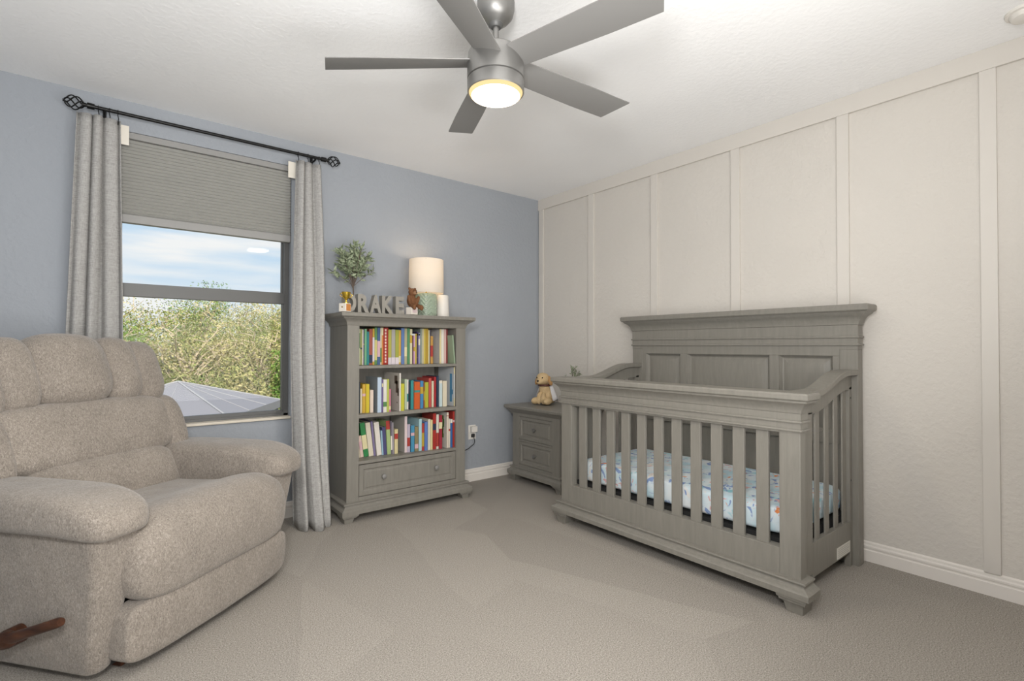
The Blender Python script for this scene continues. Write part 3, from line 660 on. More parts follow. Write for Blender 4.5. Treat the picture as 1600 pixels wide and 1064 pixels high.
# olive tree
M_leaf = Mat('olive_leaf', (0.12, 0.16, 0.08, 1), 0.6)
M_leaf.color(M_leaf.ramp(M_leaf.noise(M_leaf.coord(), 60, 2), [(0.35, (0.11, 0.145, 0.075, 1)), (0.65, (0.38, 0.43, 0.29, 1))]))
M_bark = Mat('grey_brown_bark', (0.13, 0.10, 0.08, 1), 0.85); M_pot = Mat('grey_ceramic_pot', (0.45, 0.44, 0.42, 1), 0.6)
def sprig_plant(root, trunk_h, crown_r, crown_c, n_br, n_leaf, leaf_l, seed, pot=None):
    rnd = random.Random(seed); st = MB(); lf = MB()
    st.tube([(0, 0, 0.02), (0.003, 0.002, trunk_h*0.5), (0, 0, trunk_h)], [0.006, 0.005, 0.004], 7)
    for i in range(n_br):
        an = 2*PI*i/n_br+rnd.uniform(-0.3, 0.3); el = rnd.uniform(0.15, 1.45)
        tip = Vector((crown_c[0]+crown_r[0]*cos(an)*cos(el), crown_c[1]+crown_r[1]*sin(an)*cos(el), crown_c[2]+crown_r[2]*(sin(el)*1.0-0.15)))
        b0 = Vector((0, 0, trunk_h*rnd.uniform(0.8, 1.0))); mid = b0.lerp(tip, 0.5)+Vector((0, 0, 0.015))
        pth = [b0.lerp(mid, t/3).lerp(mid.lerp(tip, t/3), t/3) for t in range(4)]
        st.tube(pth, [0.0024, 0.0018, 0.0014, 0.0009], 5)
        for k in range(n_leaf):
            t = 0.30+0.70*(k+0.5)/n_leaf; q = b0.lerp(mid, t).lerp(mid.lerp(tip, t), t)
            d = ((tip-b0).normalized()*0.5+Vector((rnd.uniform(-1, 1), rnd.uniform(-1, 1), rnd.uniform(-0.6, 0.8)))).normalized()
            sd = d.cross(Vector((rnd.uniform(-1, 1), rnd.uniform(-1, 1), 0.4))).normalized(); nn = sd.cross(d)
            L = leaf_l*rnd.uniform(0.7, 1.2); w = L*0.17
            a, b, c, e = q, q+d*L*0.45+sd*w+nn*0.002, q+d*L, q+d*L*0.45-sd*w+nn*0.002
            lf.add([a, b, c, e], [(0, 1, 2, 3)])
    st.build('stem', M_bark, root); o = lf.build('foliage', M_leaf, root, smooth=0, fix=False); o['kind'] = 'stuff'
    so = o.modifiers.new('leaf', 'SOLIDIFY'); so.thickness = 0.0006
ot = thing('potted_olive_tree', 'small artificial olive tree standing behind the letters on bookcase', 'plant', (-1.818, -0.20, TZ))
MB().lathe([(0.0, 0), (0.036, 0), (0.044, 0.075), (0.047, 0.078), (0.047, 0.086), (0.041, 0.086), (0.040, 0.07), (0.0, 0.07)], 22, caps=(False, False)).build('pot', M_pot, ot)
sprig_plant(ot, 0.205, (0.145, 0.11, 0.215), (0, 0, 0.275), 26, 15, 0.058, 3)

# table lamp
lx, ly = -1.272, -0.195
lamp = thing('table_lamp', 'lit table lamp with green chevron ceramic base and white drum shade', 'lamp', (lx, ly, TZ))
M_celadon = Mat('celadon_glaze', (0.33, 0.40, 0.31, 1), 0.3)
def chev(an, z):
    if z < 0.012 or z > 0.160: return 0.0
    u = (an/(2*PI)*6) % 1.0; tri = abs(u-0.5)*2; ph = (z/0.030+tri*1.5) % 1.0
    return 0.006*(1 if ph < 0.5 else 0)*1.0
bprof = [(0.0, 0), (0.070, 0), (0.074, 0.004)]+[(0.0715, 0.008+0.155*i/46) for i in range(47)]+[(0.073, 0.166), (0.060, 0.171), (0.020, 0.173), (0.0, 0.173)]
MB().lathe(bprof, 128, caps=(False, False), mod=chev).build('lamp_base', M_celadon, lamp, smooth=50)
MB().tube([(0, 0, 0.17), (0, 0, 0.41)], 0.006, 8).build('lamp_stem', M_gold, lamp)
M_shade = bpy.data.materials.new('lampshade_linen'); M_shade.use_nodes = True
_n = M_shade.node_tree.nodes; _l = M_shade.node_tree.links; _b = _n['Principled BSDF']; _b.inputs['Base Color'].default_value = (0.80, 0.75, 0.68, 1); _b.inputs['Roughness'].default_value = 0.9
_tr = _n.new('ShaderNodeBsdfTranslucent'); _tr.inputs[0].default_value = (0.85, 0.82, 0.77, 1); _mx = _n.new('ShaderNodeMixShader'); _mx.inputs[0].default_value = 0.35
_l.new(_b.outputs[0], _mx.inputs[1]); _l.new(_tr.outputs[0], _mx.inputs[2]); _l.new(_mx.outputs[0], _n['Material Output'].inputs[0])
MB().lathe([(0.1265, 0.172), (0.1235, 0.415), (0.1215, 0.415), (0.1245, 0.172), (0.1265, 0.172)], 48, caps=(False, False)).build('lamp_shade', M_shade, lamp)
sp = MB()
for k in range(3): sp.tube([(0, 0, 0.405), (0.125*cos(2*PI*k/3), 0.125*sin(2*PI*k/3), 0.408)], 0.0016, 6)
sp.tube([(0, 0, 0.40), (0, 0, 0.425)], [0.004, 0.007], 8); sp.build('finial', M_bronze, lamp)
MB().superell((0, 0, 0.30), (0.028, 0.028, 0.038), (1, 1), 16, 10).build('bulb', emit('bulb_glow', (1.0, 0.72, 0.42, 1), 6.0), lamp)
pl_ = light('lamp_bulb_light', 'POINT', (lx, ly, TZ+0.355), 1.5, (1.0, 0.78, 0.55), shadow_soft_size=0.03)
# white cylinder
wc = thing('white_cylinder_lamp', 'plain white tapered cylinder night light beside lamp base', 'night light', (-1.140, -0.205, TZ))
MB().lathe([(0.0, 0), (0.048, 0), (0.049, 0.006), (0.043, 0.160), (0.040, 0.165), (0.0, 0.166)], 32, caps=(False, False)).build('housing', M_plastic, wc, smooth=50)

# plush animals: blended from overlapping lumps into one skin
def plush(name, lumps, mat, parent, voxel=0.006, extra=2):
    m = MB()
    for c, h, *r in lumps:
        ax = None
        if r:
            R = Matrix.Rotation(r[0], 3, r[1]); ax = (R @ Vector((1, 0, 0)), R @ Vector((0, 1, 0)), R @ Vector((0, 0, 1)))
        m.superell(c, h, (1, 1), 18, 12, ax)
    o = m.build(name, mat, parent, smooth=180)
    rm = o.modifiers.new('skin', 'REMESH'); rm.mode = 'VOXEL'; rm.voxel_size = voxel; rm.use_smooth_shade = True
    sm = o.modifiers.new('soften', 'SMOOTH'); sm.iterations = extra; sm.factor = 0.5
    return o
def fur(name, a, b):
    m = Mat(name, a, 0.95, spec=0.1); n = m.noise(m.coord(), 240, 3, 0.7); m.color(m.ramp(n, [(0.35, a), (0.65, b)])); m.bump(n, 0.6, 0.004); return m
M_bear = fur('brown_plush', (0.11, 0.048, 0.022, 1), (0.25, 0.120, 0.060, 1)); M_muz = fur('tan_plush', (0.24, 0.13, 0.07, 1), (0.36, 0.22, 0.13, 1))
M_dog = fur('golden_plush', (0.50, 0.35, 0.18, 1), (0.72, 0.55, 0.33, 1)); M_dog2 = fur('dark_golden_plush', (0.40, 0.22, 0.09, 1), (0.55, 0.34, 0.16, 1))
M_black = Mat('black_bead', (0.01, 0.008, 0.008, 1), 0.25); M_lace = Mat('white_tulle', (0.66, 0.65, 0.66, 1), 0.9)
bk_ = thing('photo_block', 'small white printed toy block under the brown bear', 'toy block', (-1.478, -0.372, TZ), radians(20))
MB().box(-0.030, 0.030, -0.026, 0.026, 0, 0.05).build('block', M_blockface, bk_, smooth=0, bevel=0.003)
MB().box(-0.022, 0.022, -0.0266, -0.026, 0.012, 0.036).build('printed_side', Mat('pastel_print', (0.62, 0.50, 0.50, 1), 0.6), bk_, smooth=0)
bear = thing('brown_bear_figure', 'small brown plush bear sitting on white block by the lamp', 'plush bear', (-1.470, -0.362, TZ+0.061), radians(12))
plush('body', [((0, 0.008, 0.034), (0.034, 0.030, 0.044)), ((0, -0.004, 0.092), (0.030, 0.028, 0.028)), ((0.024, 0.002, 0.116), (0.010, 0.007, 0.010)), ((-0.024, 0.002, 0.116), (0.010, 0.007, 0.010)),
               ((0.036, -0.012, 0.040), (0.012, 0.014, 0.034), 0.35, 'Y'), ((-0.036, -0.012, 0.040), (0.012, 0.014, 0.034), -0.25, 'Y'),
               ((0.030, -0.036, -0.006), (0.015, 0.028, 0.016), 0.4, 'X'), ((-0.026, -0.036, -0.004), (0.015, 0.028, 0.016), 0.4, 'X'), ((0.034, -0.056, -0.014), (0.014, 0.012, 0.020)), ((-0.028, -0.056, -0.012), (0.014, 0.012, 0.020))], M_bear, bear, 0.0045)
plush('muzzle', [((0, -0.030, 0.086), (0.015, 0.012, 0.012))], M_muz, bear, 0.003)
fc = MB(); fc.superell((0, -0.042, 0.090), (0.005, 0.004, 0.004), (1, 1), 10, 8)
for s in (-1, 1): fc.superell((s*0.012, -0.030, 0.101), (0.0028, 0.0028, 0.0028), (1, 1), 8, 6)
fc.build('eyes_and_nose', M_black, bear)

# ------------------------------------------------------------------ nightstand and what stands on it
ns = thing('nightstand', 'grey painted nightstand with two drawers in corner behind the crib', 'nightstand', (0, -0.445, 0), -PI/2)
nf, nb = -0.440, -0.02
MB().box(-0.278, 0.278, nf+0.02, nb, 0.11, 0.56).build('body', M_grey, ns, smooth=0, bevel=0.002)
for s in (-1, 1): MB().box(min(s*0.280, s*0.200), max(s*0.280, s*0.200), nf, nf+0.022, 0.11, 0.56).build('face_stile', M_grey, ns, smooth=0, bevel=0.002)
for z0, z1 in ((0.115, 0.142), (0.330, 0.346), (0.532, 0.56)): MB().box(-0.200, 0.200, nf, nf+0.022, z0, z1).build('face_rail', M_grey, ns, smooth=0, bevel=0.002)
for z0, z1 in ((0.144, 0.328), (0.348, 0.530)):
    d = MB(); d.panel(-0.198, 0.198, z0, z1, [(0, nf+0.10), (0, nf+0.006), (0.001, nf+0.004), (0.024, nf+0.004), (0.030, nf+0.012), (0.040, nf+0.012), (0.048, nf+0.008), (0.05, nf+0.008)])
    d = d.build('drawer', M_grey, ns, smooth=20); k = MB(); knob(k, 0, nf+0.008, (z0+z1)/2, 0.016); k.build('knob', M_nickel, d)
MB().rects([(0.0, 0.545), (0.003, 0.552), (0.008, 0.562), (0.022, 0.576), (0.030, 0.582), (0.032, 0.588), (0.040, 0.590), (0.046, 0.596), (0.047, 0.612), (0.042, 0.619), (0, 0.62)], 0.300, nf+0.005, nb).build('crown_top', M_grey, ns, smooth=28)
MB().rects([(0.016, 0.058), (0.030, 0.059), (0.030, 0.084), (0.026, 0.088), (0.017, 0.093), (0.010, 0.102), (0.007, 0.109), (0.015, 0.1095), (0.016, 0.114), (0.014, 0.119), (0.006, 0.1195), (0, 0.123)], 0.285, nf, nb).build('base_moulding', M_grey, ns, smooth=28)
for s in (-1, 1):
    for y0, y1 in ((nf-0.02, nf+0.06), (-0.12, -0.03)):
        f = MB(); bracket_foot(f, min(s*0.312, s*0.228), max(s*0.312, s*0.228), y0, y1, 0.062, s); f.build('foot', M_grey, ns, smooth=25, bevel=0.002)
dog = thing('plush_puppy', 'golden plush puppy in white tulle cape sitting on the nightstand', 'plush dog', (-0.235, -0.335, 0.626), radians(-74))
plush('body', [((0, 0.02, 0.075), (0.066, 0.060, 0.085)), ((0, -0.002, 0.125), (0.050, 0.046, 0.050)), ((0, -0.030, 0.210), (0.058, 0.056, 0.052)), ((0, -0.074, 0.190), (0.030, 0.032, 0.026)),
               ((-0.055, -0.050, 0.028), (0.030, 0.056, 0.030)), ((0.058, -0.046, 0.028), (0.030, 0.056, 0.030)), ((-0.018, -0.055, 0.050), (0.020, 0.024, 0.052)), ((0.022, -0.055, 0.050), (0.020, 0.024, 0.052)),
               ((0, 0.03, 0.03), (0.08, 0.06, 0.03))], M_dog, dog, 0.007, 4)
for s in (-1, 1): plush('ear', [((s*0.060, -0.016, 0.196), (0.016, 0.026, 0.044), -0.35*s, 'Y')], M_dog2, dog, 0.005)
fc = MB(); fc.superell((0, -0.106, 0.196), (0.010, 0.007, 0.008), (1, 1), 12, 8)
for s in (-1, 1): fc.superell((s*0.026, -0.078, 0.222), (0.006, 0.005, 0.006), (1, 1), 10, 8)
fc.build('eyes_and_nose', M_black, dog)
MB().lathe([(0.050, 0.150), (0.053, 0.154), (0.053, 0.162), (0.050, 0.166)], 24, (0, -0.006, 0), caps=(False, False)).build('collar', Mat('brown_collar', (0.10, 0.04, 0.03, 1), 0.6), dog)
cp = MB()
cp.loft([[((0.056+0.010*sin(7*a)+0.044*t)*cos(a), 0.012+(0.050+0.008*sin(9*a)+0.052*t)*sin(a), 0.155-0.118*t+0.008*sin(11*a)*t) for a in [radians(-14+208*k/44) for k in range(45)]] for t in [i/6 for i in range(7)]], cap0=False, cap1=False, closed=False)
o = cp.build('tulle_cape', M_lace, dog, smooth=180); so = o.modifiers.new('cloth', 'SOLIDIFY'); so.thickness = 0.002
sp2 = thing('potted_sprig', 'small grey green sprig plant peeking over the crib rail', 'plant', (-0.200, -0.640, 0.62))
MB().lathe([(0.0, 0), (0.045, 0), (0.058, 0.13), (0.060, 0.14), (0.055, 0.14), (0.052, 0.12), (0.0, 0.12)], 22, caps=(False, False)).build('pot', M_pot, sp2)
sprig_plant(sp2, 0.16, (0.075, 0.075, 0.15), (0, 0, 0.20), 16, 14, 0.026, 8)

# ------------------------------------------------------------------ outlet with cord
ou = thing('wall_outlet', 'white wall outlet with a plug adapter beside the bookcase', 'outlet', (-0.738, 0, 0.400))
MB().box(-0.036, 0.036, -0.006, 0, -0.058, 0.058).build('cover_plate', M_plastic, ou, smooth=0, bevel=0.002)
MB().box(-0.024, 0.032, -0.040, -0.006, 0.002, 0.050).build('plug_adapter', M_plastic, ou, smooth=0, bevel=0.004)
MB().box(-0.012, 0.018, -0.022, -0.006, -0.040, -0.014).build('plug', M_cordblk, ou, smooth=0, bevel=0.003)
cd = MB().tube([(-0.735, -0.022, 0.372), (-0.728, -0.03, 0.33), (-0.735, -0.028, 0.305), (-0.79, -0.025, 0.272), (-0.86, -0.02, 0.250), (-0.97, -0.018, 0.236)], 0.003, 8).build('power_cord', M_cordblk)
tag(cd, 'thin dark power cord running from the outlet behind the bookcase', 'cord')

# smoke detector
sd = thing('smoke_detector', 'round white smoke detector on the ceiling near panelled wall', 'smoke detector', (-0.235, -3.18, H))
MB().lathe([(0.0, -0.034), (0.030, -0.034), (0.048, -0.028), (0.056, -0.014), (0.056, -0.012), (0.066, -0.010), (0.068, -0.004), (0.068, 0.0)], 32, caps=(False, True)).build('housing', M_plastic, sd, smooth=40)

# ------------------------------------------------------------------ ceiling fan
fx, fy = -1.910, -1.894
fan = thing('ceiling_fan', 'brushed nickel ceiling fan with five blades and a lit round lamp', 'ceiling fan', (fx, fy, 0))
MB().lathe([(0.0, 2.352), (0.026, 2.352), (0.030, 2.356), (0.050, 2.366), (0.066, 2.385), (0.072, 2.41), (0.073, H), (0.0, H)], 36, caps=(False, False)).build('canopy', M_nickel, fan)
MB().lathe([(0.0, 2.340), (0.020, 2.340), (0.027, 2.348), (0.028, 2.358), (0.0, 2.36)], 24, caps=(False, False)).build('hanger_collar', M_bronze, fan)
MB().tube([(0, 0, 2.27), (0, 0, 2.36)], 0.0115, 16).build('downrod', M_nickel, fan)
MB().lathe([(0.0, 2.275), (0.018, 2.275), (0.020, 2.262), (0.026, 2.250), (0.034, 2.238), (0.0, 2.236)], 24, caps=(False, False)).build('coupling', M_nickel, fan)
MB().lathe([(0.0, 2.240), (0.100, 2.240), (0.107, 2.234), (0.108, 2.222), (0.108, 2.198), (0.111, 2.192), (0.111, 2.136), (0.105, 2.134), (0.105, 2.128), (0.0, 2.128)], 56, caps=(False, False)).build('motor_housing', M_nickel, fan, smooth=40)
MB().lathe([(0.0, 2.130), (0.110, 2.130), (0.111, 2.127), (0.110, 2.086), (0.107, 2.083), (0.104, 2.085), (0.104, 2.10), (0.0, 2.10)], 56, caps=(False, False)).build('light_ring', M_nickel, fan, smooth=40)
MB().lathe([(0.0, 2.066), (0.05, 2.067), (0.085, 2.070), (0.094, 2.073), (0.094, 2.092), (0.0, 2.092)], 56, caps=(False, False)).build('light_lens', emit('warm_led_lens', (1.0, 0.86, 0.62, 1), 16.0), fan, smooth=60)
MB().lathe([(0.094, 2.073), (0.100, 2.077), (0.1035, 2.084), (0.1035, 2.092), (0.094, 2.092)], 56, caps=(False, False)).build('lens_rim', emit('warm_lens_rim', (1.0, 0.74, 0.36, 1), 1.15), fan, smooth=60)
light('fan_led', 'AREA', (fx, fy, 2.060), 5.0, (1.0, 0.88, 0.72), target=(fx, fy, 0), shape='DISK', size=0.19)
bl_ = MB(); n = 14
rings = []
for i in range(n+1):
    t = i/n; r = 0.095+t*0.546
    w0 = 0.057+0.012*min(1, t*1.5); lead = w0; trail = -w0
    rr0 = r+(0.045 if i == n else 0); pit = -radians(15-3*t)
    sec = []
    for u, zt in ((-1, -0.0015), (-0.9, -0.003), (0.9, -0.003), (1, -0.0015), (1, 0.0015), (0.9, 0.003), (-0.9, 0.003), (-1, 0.0015)):
        y = u*w0; rr = r+(0.05*(0.5-u*0.5) if i == n else 0)-(0.0 if i else 0.0)
        sec.append((rr, y*cos(pit)-zt*sin(pit), 2.203+y*sin(pit)+zt*cos(pit)))
    rings.append(sec)
bl_.loft(rings)
blade = bl_.build('blade', M_nickeld, fan, smooth=25)
for k in range(5):
    b = blade if k == 0 else copy_part(blade, fan); b.rotation_euler = (0, 0, radians(141+72*k))

# ------------------------------------------------------------------ recliner
PH = radians(-51)
rc = thing('recliner_chair', 'taupe chenille recliner with channelled headrest and wooden lever', 'armchair', (-2.715, -1.13, 0), PH)
# local frame: x forward, y towards the far arm, z up
tau = math.atan(0.40); Nn = Vector((cos(tau), 0, sin(tau))); Tt = Vector((-sin(tau), 0, cos(tau))); Ll = Vector((0, 1, 0))
def fb_(z): return -0.50-(z-0.45)*0.40
def cushion(name, l, z, half, e=(0.55, 0.55), push=0.0, deform=None, nu=40, nv=22):
    c = Vector((fb_(z), l, z))+Nn*(push-half[1])
    m = MB(); m.superell(c, half, e, nu, nv, (Ll, Nn, Tt), deform); return m.build(name, M_chair, rc, smooth=180)
cushion('back_shell', 0, 0.66, (0.405, 0.075, 0.47), (0.35, 0.3), -0.12)
cushion('lumbar_cushion', 0, 0.515, (0.335, 0.13, 0.150), (0.5, 0.4), 0.025)
cushion('back_cushion', 0, 0.745, (0.385, 0.14, 0.150), (0.5, 0.32), 0.02)
for s in (-1, 1): cushion('back_wing', s*0.372, 0.72, (0.062, 0.13, 0.170), (0.7, 0.6), 0.022)
for c, w in ((-0.355, 0.084), (-0.24, 0.086), (-0.03, 0.170), (0.188, 0.090), (0.314, 0.090)):
    cushion('head_cushion', c, 1.010-0.022*(abs(c)/0.335)**2, (w, 0.145, 0.168), (0.60, 0.66), 0.055-0.035*abs(c)/0.335)
# seat with waterfall front
P0 = [(-0.60, 0.36), (-0.60, 0.45), (-0.45, 0.462), (-0.30, 0.470), (-0.20, 0.490), (-0.12, 0.512), (-0.05, 0.515), (0.005, 0.490), (0.040, 0.440), (0.055, 0.375), (0.052, 0.310), (0.040, 0.250), (0.014, 0.226), (-0.06, 0.220), (-0.30, 0.28)]
def cr(P, n):
    out = []; m = len(P)
    for i in range(m):
        p0, p1, p2, p3 = P[i-1], P[i], P[(i+1) % m], P[(i+2) % m]
        for k in range(n):
            t = k/n; out.append(tuple(0.5*((2*p1[j])+(-p0[j]+p2[j])*t+(2*p0[j]-5*p1[j]+4*p2[j]-p3[j])*t*t+(-p0[j]+3*p1[j]-3*p2[j]+p3[j])*t**3) for j in (0, 1)))
    return out
P1 = cr(P0, 4); rings = []
for i in range(33):
    u = -1+2*i/32; u = math.copysign(abs(u)**0.75, u); s = max(0.02, (1-abs(u)**7))**0.33; crown = 0.016*(1-u*u)
    rings.append([(-0.10+(f+0.10)*(0.35+0.65*s if f > -0.10 else 1), 0.388*u, 0.37+(z-0.37)*s+(crown if z > 0.40 else 0)) for f, z in P1])
sc = MB(); sc.loft(rings); sc.build('seat_cushion', M_chair, rc, smooth=180)
fr_ = MB(); fr_.superell((-0.035, 0, 0.138), (0.048, 0.398, 0.105), (0.33, 0.20), 64, 20, None, lambda w: Vector((w.x+0.018*(1-(w.y/0.395)**2)-0.10*max(0, 0.12-w.z)*1.2, w.y, w.z)))
fr_.build('footrest', M_chair, rc, smooth=180)
def rrect(x0, x1, y0, y1, r, z, n=6):
    out = []
    for cx_, cy_, a0 in ((x1-r, y1-r, 0), (x0+r, y1-r, PI/2), (x0+r, y0+r, PI), (x1-r, y0+r, 1.5*PI)):
        for k in range(n+1):
            a = a0+PI/2*k/n; out.append((cx_+r*cos(a), cy_+r*sin(a), z))
    return out
for s in (-1, 1):
    ab = MB(); rings = []
    for z, f1, li, lo_ in ((0.036, -0.085, 0.372, 0.440), (0.044, -0.078, 0.366, 0.446), (0.15, -0.062, 0.355, 0.455), (0.30, -0.040, 0.340, 0.468), (0.44, -0.020, 0.328, 0.485), (0.52, -0.012, 0.322, 0.495), (0.56, -0.02, 0.325, 0.49)):
        y0, y1 = sorted((s*li, s*lo_)); rings.append(rrect(-0.80, f1, y0, y1, 0.033, z))
    ab.loft(rings); ab.build('arm_body', M_chair, rc, smooth=60)
    def droop(w):
        t = max(0, w.x+0.20)/0.2; dz = min(0.0, w.z-0.562); q = min(1, max(0, (0.43-abs(w.y))/0.09)); q = q*q*(3-2*q)*min(1, max(0.0, (-0.03-w.x)/0.13)); return Vector((w.x, w.y, w.z+dz*2.3*q-0.030*t*t-0.012*max(0, -0.5-w.x)))
    ap = MB(); ap.superell((-0.375, s*0.414, 0.562), (0.402, 0.122, 0.071), (0.58, 0.42), 56, 22, None, droop); ap.build('arm_pad', M_chair, rc, smooth=180)
MB().box(-0.78, -0.09, -0.38, 0.38, 0.035, 0.060).build('dust_cover', M_dark, rc, smooth=0)
for s in (-1, 1): MB().box(-0.76, -0.10, s*0.30-0.03, s*0.30+0.03, 0.0, 0.036).build('base_rail', M_wood, rc, smooth=0, bevel=0.004)
lv = MB(); lv.tube([(-0.345, -0.462, 0.160), (-0.345, -0.505, 0.160)], 0.030, 18); lv.superell((-0.345, -0.508, 0.160), (0.046, 0.020, 0.028), (0.9, 0.9), 20, 12, (Vector((cos(0.34), 0, sin(0.34))), Vector((0, 1, 0)), Vector((-sin(0.34), 0, cos(0.34)))))
lv.tube([(-0.33, -0.508, 0.166), (-0.25, -0.507, 0.196), (-0.135, -0.502, 0.238), (-0.126, -0.502, 0.241)], [0.019, 0.0155, 0.0155, 0.012], 14)
o = lv.build('recline_lever', M_wood, rc, smooth=60); o['label'] = 'dark wooden recline lever'

# ------------------------------------------------------------------ outside
M_lawn = Mat('dry_grass', (0.20, 0.20, 0.08, 1), 0.95); M_lawn.color(M_lawn.ramp(M_lawn.noise(M_lawn.coord(), 3, 5), [(0.3, (0.12, 0.14, 0.04, 1)), (0.7, (0.34, 0.30, 0.14, 1))]))
GZ = -3.0
lawn = MB().box(-60, 70, 2.0, 110, GZ-0.2, GZ).build('lawn', M_lawn, smooth=0); struct(lawn, 'dry grass ground below the window')
# canopy tent
M_canvas = Mat('grey_canvas', (0.20, 0.20, 0.225, 1), 0.8); M_piping = Mat('pale_piping', (0.30, 0.30, 0.32, 1), 0.7)
gz = thing('canopy_tent', 'grey canvas canopy tent roof seen below the window', 'canopy', (-1.673, 12.06, GZ), 0)
hd = 2.75; zt = 3.19; ze = 2.50
ang = [math.atan2(9.62-12.06, -1.01+1.673)+k*PI/2 for k in range(4)]
cn = [Vector((hd*cos(a), hd*sin(a), ze)) for a in ang]; ax_ = Vector((0, 0, zt))
for k in range(4):
    a, b = cn[k], cn[(k+1) % 4]; nrm = (a-ax_).cross(b-ax_).normalized()
    if nrm.z < 0: nrm = -nrm
    m = MB(); m.loft([[a, b, ax_], [a-nrm*0.012, b-nrm*0.012, ax_-nrm*0.012]]); m.build('canopy_panel', M_canvas, gz, smooth=0)
    m = MB(); dn = Vector((0, 0, -0.22)); out = ((a+b)/2); out.z = 0; out.normalize(); m.loft([[a, b, b+dn, a+dn], [a-out*0.01, b-out*0.01, b+dn-out*0.01, a+dn-out*0.01]]); m.build('valance', M_canvas, gz, smooth=0)
    MB().tube([tuple(ax_+Vector((0, 0, 0.012))), tuple(a+Vector((0, 0, 0.012)))], 0.022, 6).build('ridge_piping', M_piping, gz)
    q = a*0.96; MB().tube([(q.x, q.y, 0), (q.x, q.y, ze-0.03)], 0.04, 8).build('post', M_bronze, gz)
    for t in (0.33, 0.66):
        e_ = a.lerp(b, t); MB().tube([tuple(ax_.lerp(e_, 0.12)+Vector((0, 0, 0.008))), tuple(e_+Vector((0, 0, 0.008)))], 0.010, 5).build('seam', M_piping, gz)

def leaf_mat(name, stops, sc=0.9, k2=0.55):
    m = Mat(name, (0.2, 0.25, 0.1, 1), 0.7, spec=0.2); c = m.coord()
    a = m.mix(0.5, m.noise(c, sc, 4, 0.7), m.noise(c, k2, 2, 0.5)); m.color(m.ramp(a, stops)); return m
M_scrub = leaf_mat('scrub_leaves', [(0.34, (0.030, 0.055, 0.012, 1)), (0.46, (0.20, 0.25, 0.07, 1)), (0.56, (0.46, 0.40, 0.19, 1)), (0.70, (0.60, 0.50, 0.31, 1))], 1.6)
M_green = leaf_mat('green_leaves', [(0.30, (0.035, 0.075, 0.018, 1)), (0.50, (0.13, 0.23, 0.05, 1)), (0.70, (0.32, 0.38, 0.12, 1))], 1.8)
M_twig = Mat('pale_twigs', (0.55, 0.45, 0.33, 1), 0.9)
def quads(P, D, Sd, name, mat, parent):
    n = len(P); v = np.stack([P-Sd, P+D*0.5-Sd*0.2, P+D, P+Sd], 1).reshape(-1, 3)
    me = bpy.data.meshes.new(name); me.vertices.add(n*4); me.vertices.foreach_set('co', v.ravel().astype(np.float32))
    me.loops.add(n*4); me.loops.foreach_set('vertex_index', np.arange(n*4, dtype=np.int32)); me.polygons.add(n)
    me.polygons.foreach_set('loop_start', np.arange(0, n*4, 4, dtype=np.int32)); me.update(calc_edges=True)
    me.materials.append(mat.m); o = bpy.data.objects.new(name, me); COL.objects.link(o)
    if parent is not None: o.parent = parent
    return o
def unit(a): return a/np.linalg.norm(a, axis=1, keepdims=True)
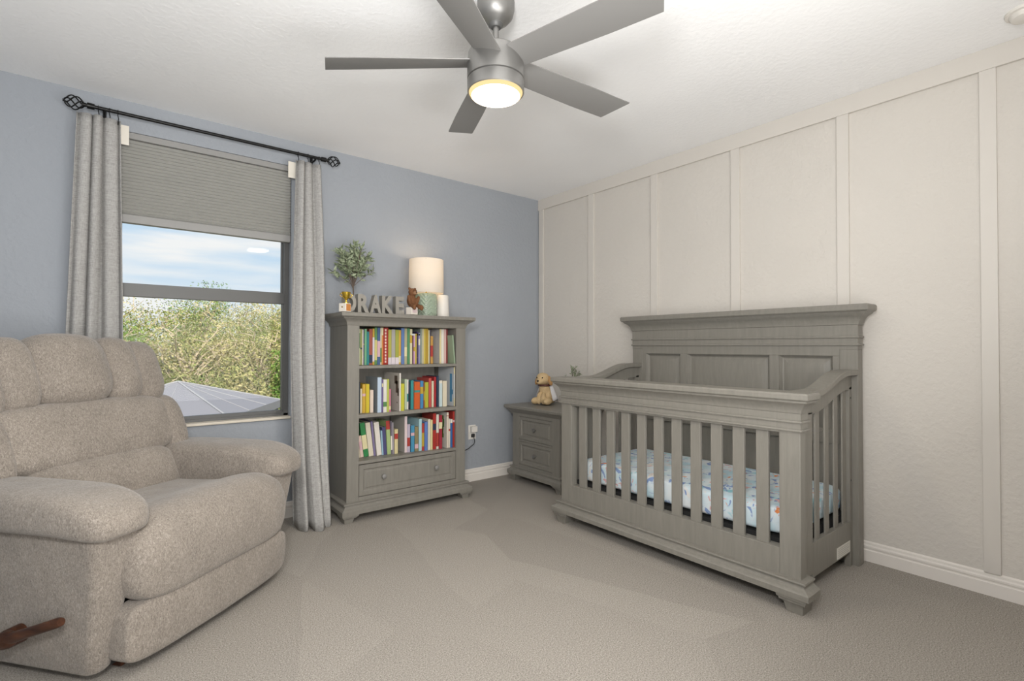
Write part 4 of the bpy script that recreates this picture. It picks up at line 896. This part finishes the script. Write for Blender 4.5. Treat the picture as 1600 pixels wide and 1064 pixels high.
def wild_tree(x, y, h, r, mat, n, seed, label, group=None, leaf=0.105, low=0.12):
    rg = np.random.default_rng(seed); rnd = random.Random(seed)
    t = thing('scrub_tree', label, 'tree', (x, y, GZ), group=group)
    tw = MB(); tw.tube([(0, 0, 0), (rnd.uniform(-.2, .2), rnd.uniform(-.2, .2), h*0.35), (rnd.uniform(-.3, .3), rnd.uniform(-.3, .3), h*0.8)], [0.10, 0.07, 0.03], 7)
    tips = []
    for i in range(46):
        an = rnd.uniform(0, 2*PI); z0 = h*rnd.uniform(0.10, 0.7); R_ = r*rnd.uniform(0.4, 0.85); z1 = min(h*0.97, z0+h*rnd.uniform(0.10, 0.38))
        p = [Vector((0, 0, z0)), Vector((R_*0.45*cos(an), R_*0.45*sin(an), z0+(z1-z0)*0.6)), Vector((R_*cos(an+0.3), R_*sin(an+0.3), z1))]
        tw.tube(p, [0.05, 0.034, 0.014], 5); tips += [p[1], p[2], p[1].lerp(p[2], 0.5)]
        for j in range(3):
            q = p[1].lerp(p[2], rnd.uniform(0.1, 0.9)); d = Vector((rnd.uniform(-1, 1), rnd.uniform(-1, 1), rnd.uniform(0.1, 1.0)))*r*0.30; e_ = q+d; f_ = min(1.0, r*0.95/max(1e-6, math.hypot(e_.x, e_.y))); d = Vector((e_.x*f_, e_.y*f_, e_.z))-q
            tw.tube([q, q+d], [0.024, 0.010], 4); tips.append(q+d)
    tw.build('trunk', M_twig, t, smooth=0, fix=False)
    T = np.array([list(q) for q in tips]); k = rg.integers(0, len(T), n)
    P = T[k]+rg.normal(0, 1, (n, 3))*np.array([r*0.22, r*0.22, h*0.055])
    rad = np.hypot(P[:, 0], P[:, 1]); P[:, :2] *= np.minimum(1.0, (r*0.97-rg.uniform(0, 0.25*r, n))/np.maximum(rad, 1e-6))[:, None]
    P[:, 2] = np.clip(P[:, 2], h*low*0.3, h*1.02)
    D = unit(rg.normal(0, 1, (n, 3)))*leaf*rg.uniform(0.6, 1.4, (n, 1)); Sd = unit(np.cross(D, rg.normal(0, 1, (n, 3))))*leaf*0.28
    o = quads(P, D, Sd, 'foliage', mat, t); o['kind'] = 'stuff'
    return t
LB = 'sunlit yellow green scrub tree in the thicket outside the window'
k = 0; rt_ = random.Random(3)
for row, (y0, xs0, xs1, hh) in enumerate(((19.6, -5.9, 6.6, 5.0), (22.6, -4.8, 8.2, 5.6), (26.5, -5.8, 10.5, 6.2))):
    x = xs0
    while x < xs1:
        if row == 2 and -0.8 < x < 1.6:                     # the one tree that stands clear of the rest
            wild_tree(0.45, y0, 7.2, 1.7, M_green, 10000, 60, 'tall dark green tree rising above the thicket outside the window'); x = 2.9; continue
        y = y0+rt_.uniform(-0.15, 0.15)
        wild_tree(x, y, hh*rt_.uniform(0.97, 1.06), (1.9, 2.1, 2.4)[row], M_green if rt_.random() < 0.25 else M_scrub, 10500, 20+k, LB, 'scrub trees beyond the canopy tent'); k += 1
        x += 2.5+rt_.uniform(0, 0.12)
wild_tree(2.25, 15.55, 3.9, 0.95, M_green, 5200, 61, 'leafy green bush beside the canopy tent roof', None, 0.12)
nb_ = 22000
P = np.stack([RNG.uniform(-9, 10, nb_), RNG.uniform(17.0, 18.9, nb_), np.zeros(nb_)], 1); P[:, 2] = RNG.uniform(0, 1, nb_)**0.8*(2.5+0.8*np.sin(P[:, 0]*1.7)+0.4*np.sin(P[:, 0]*4.1+P[:, 1]))+GZ
D = unit(RNG.normal(0, 1, (nb_, 3)))*RNG.uniform(0.08, 0.24, (nb_, 1)); Sd = unit(np.cross(D, RNG.normal(0, 1, (nb_, 3))))*0.030
ub = quads(P, D, Sd, 'undergrowth', M_scrub, None); tag(ub, 'tangled dry undergrowth below the scrub trees', 'undergrowth', None, 'stuff')
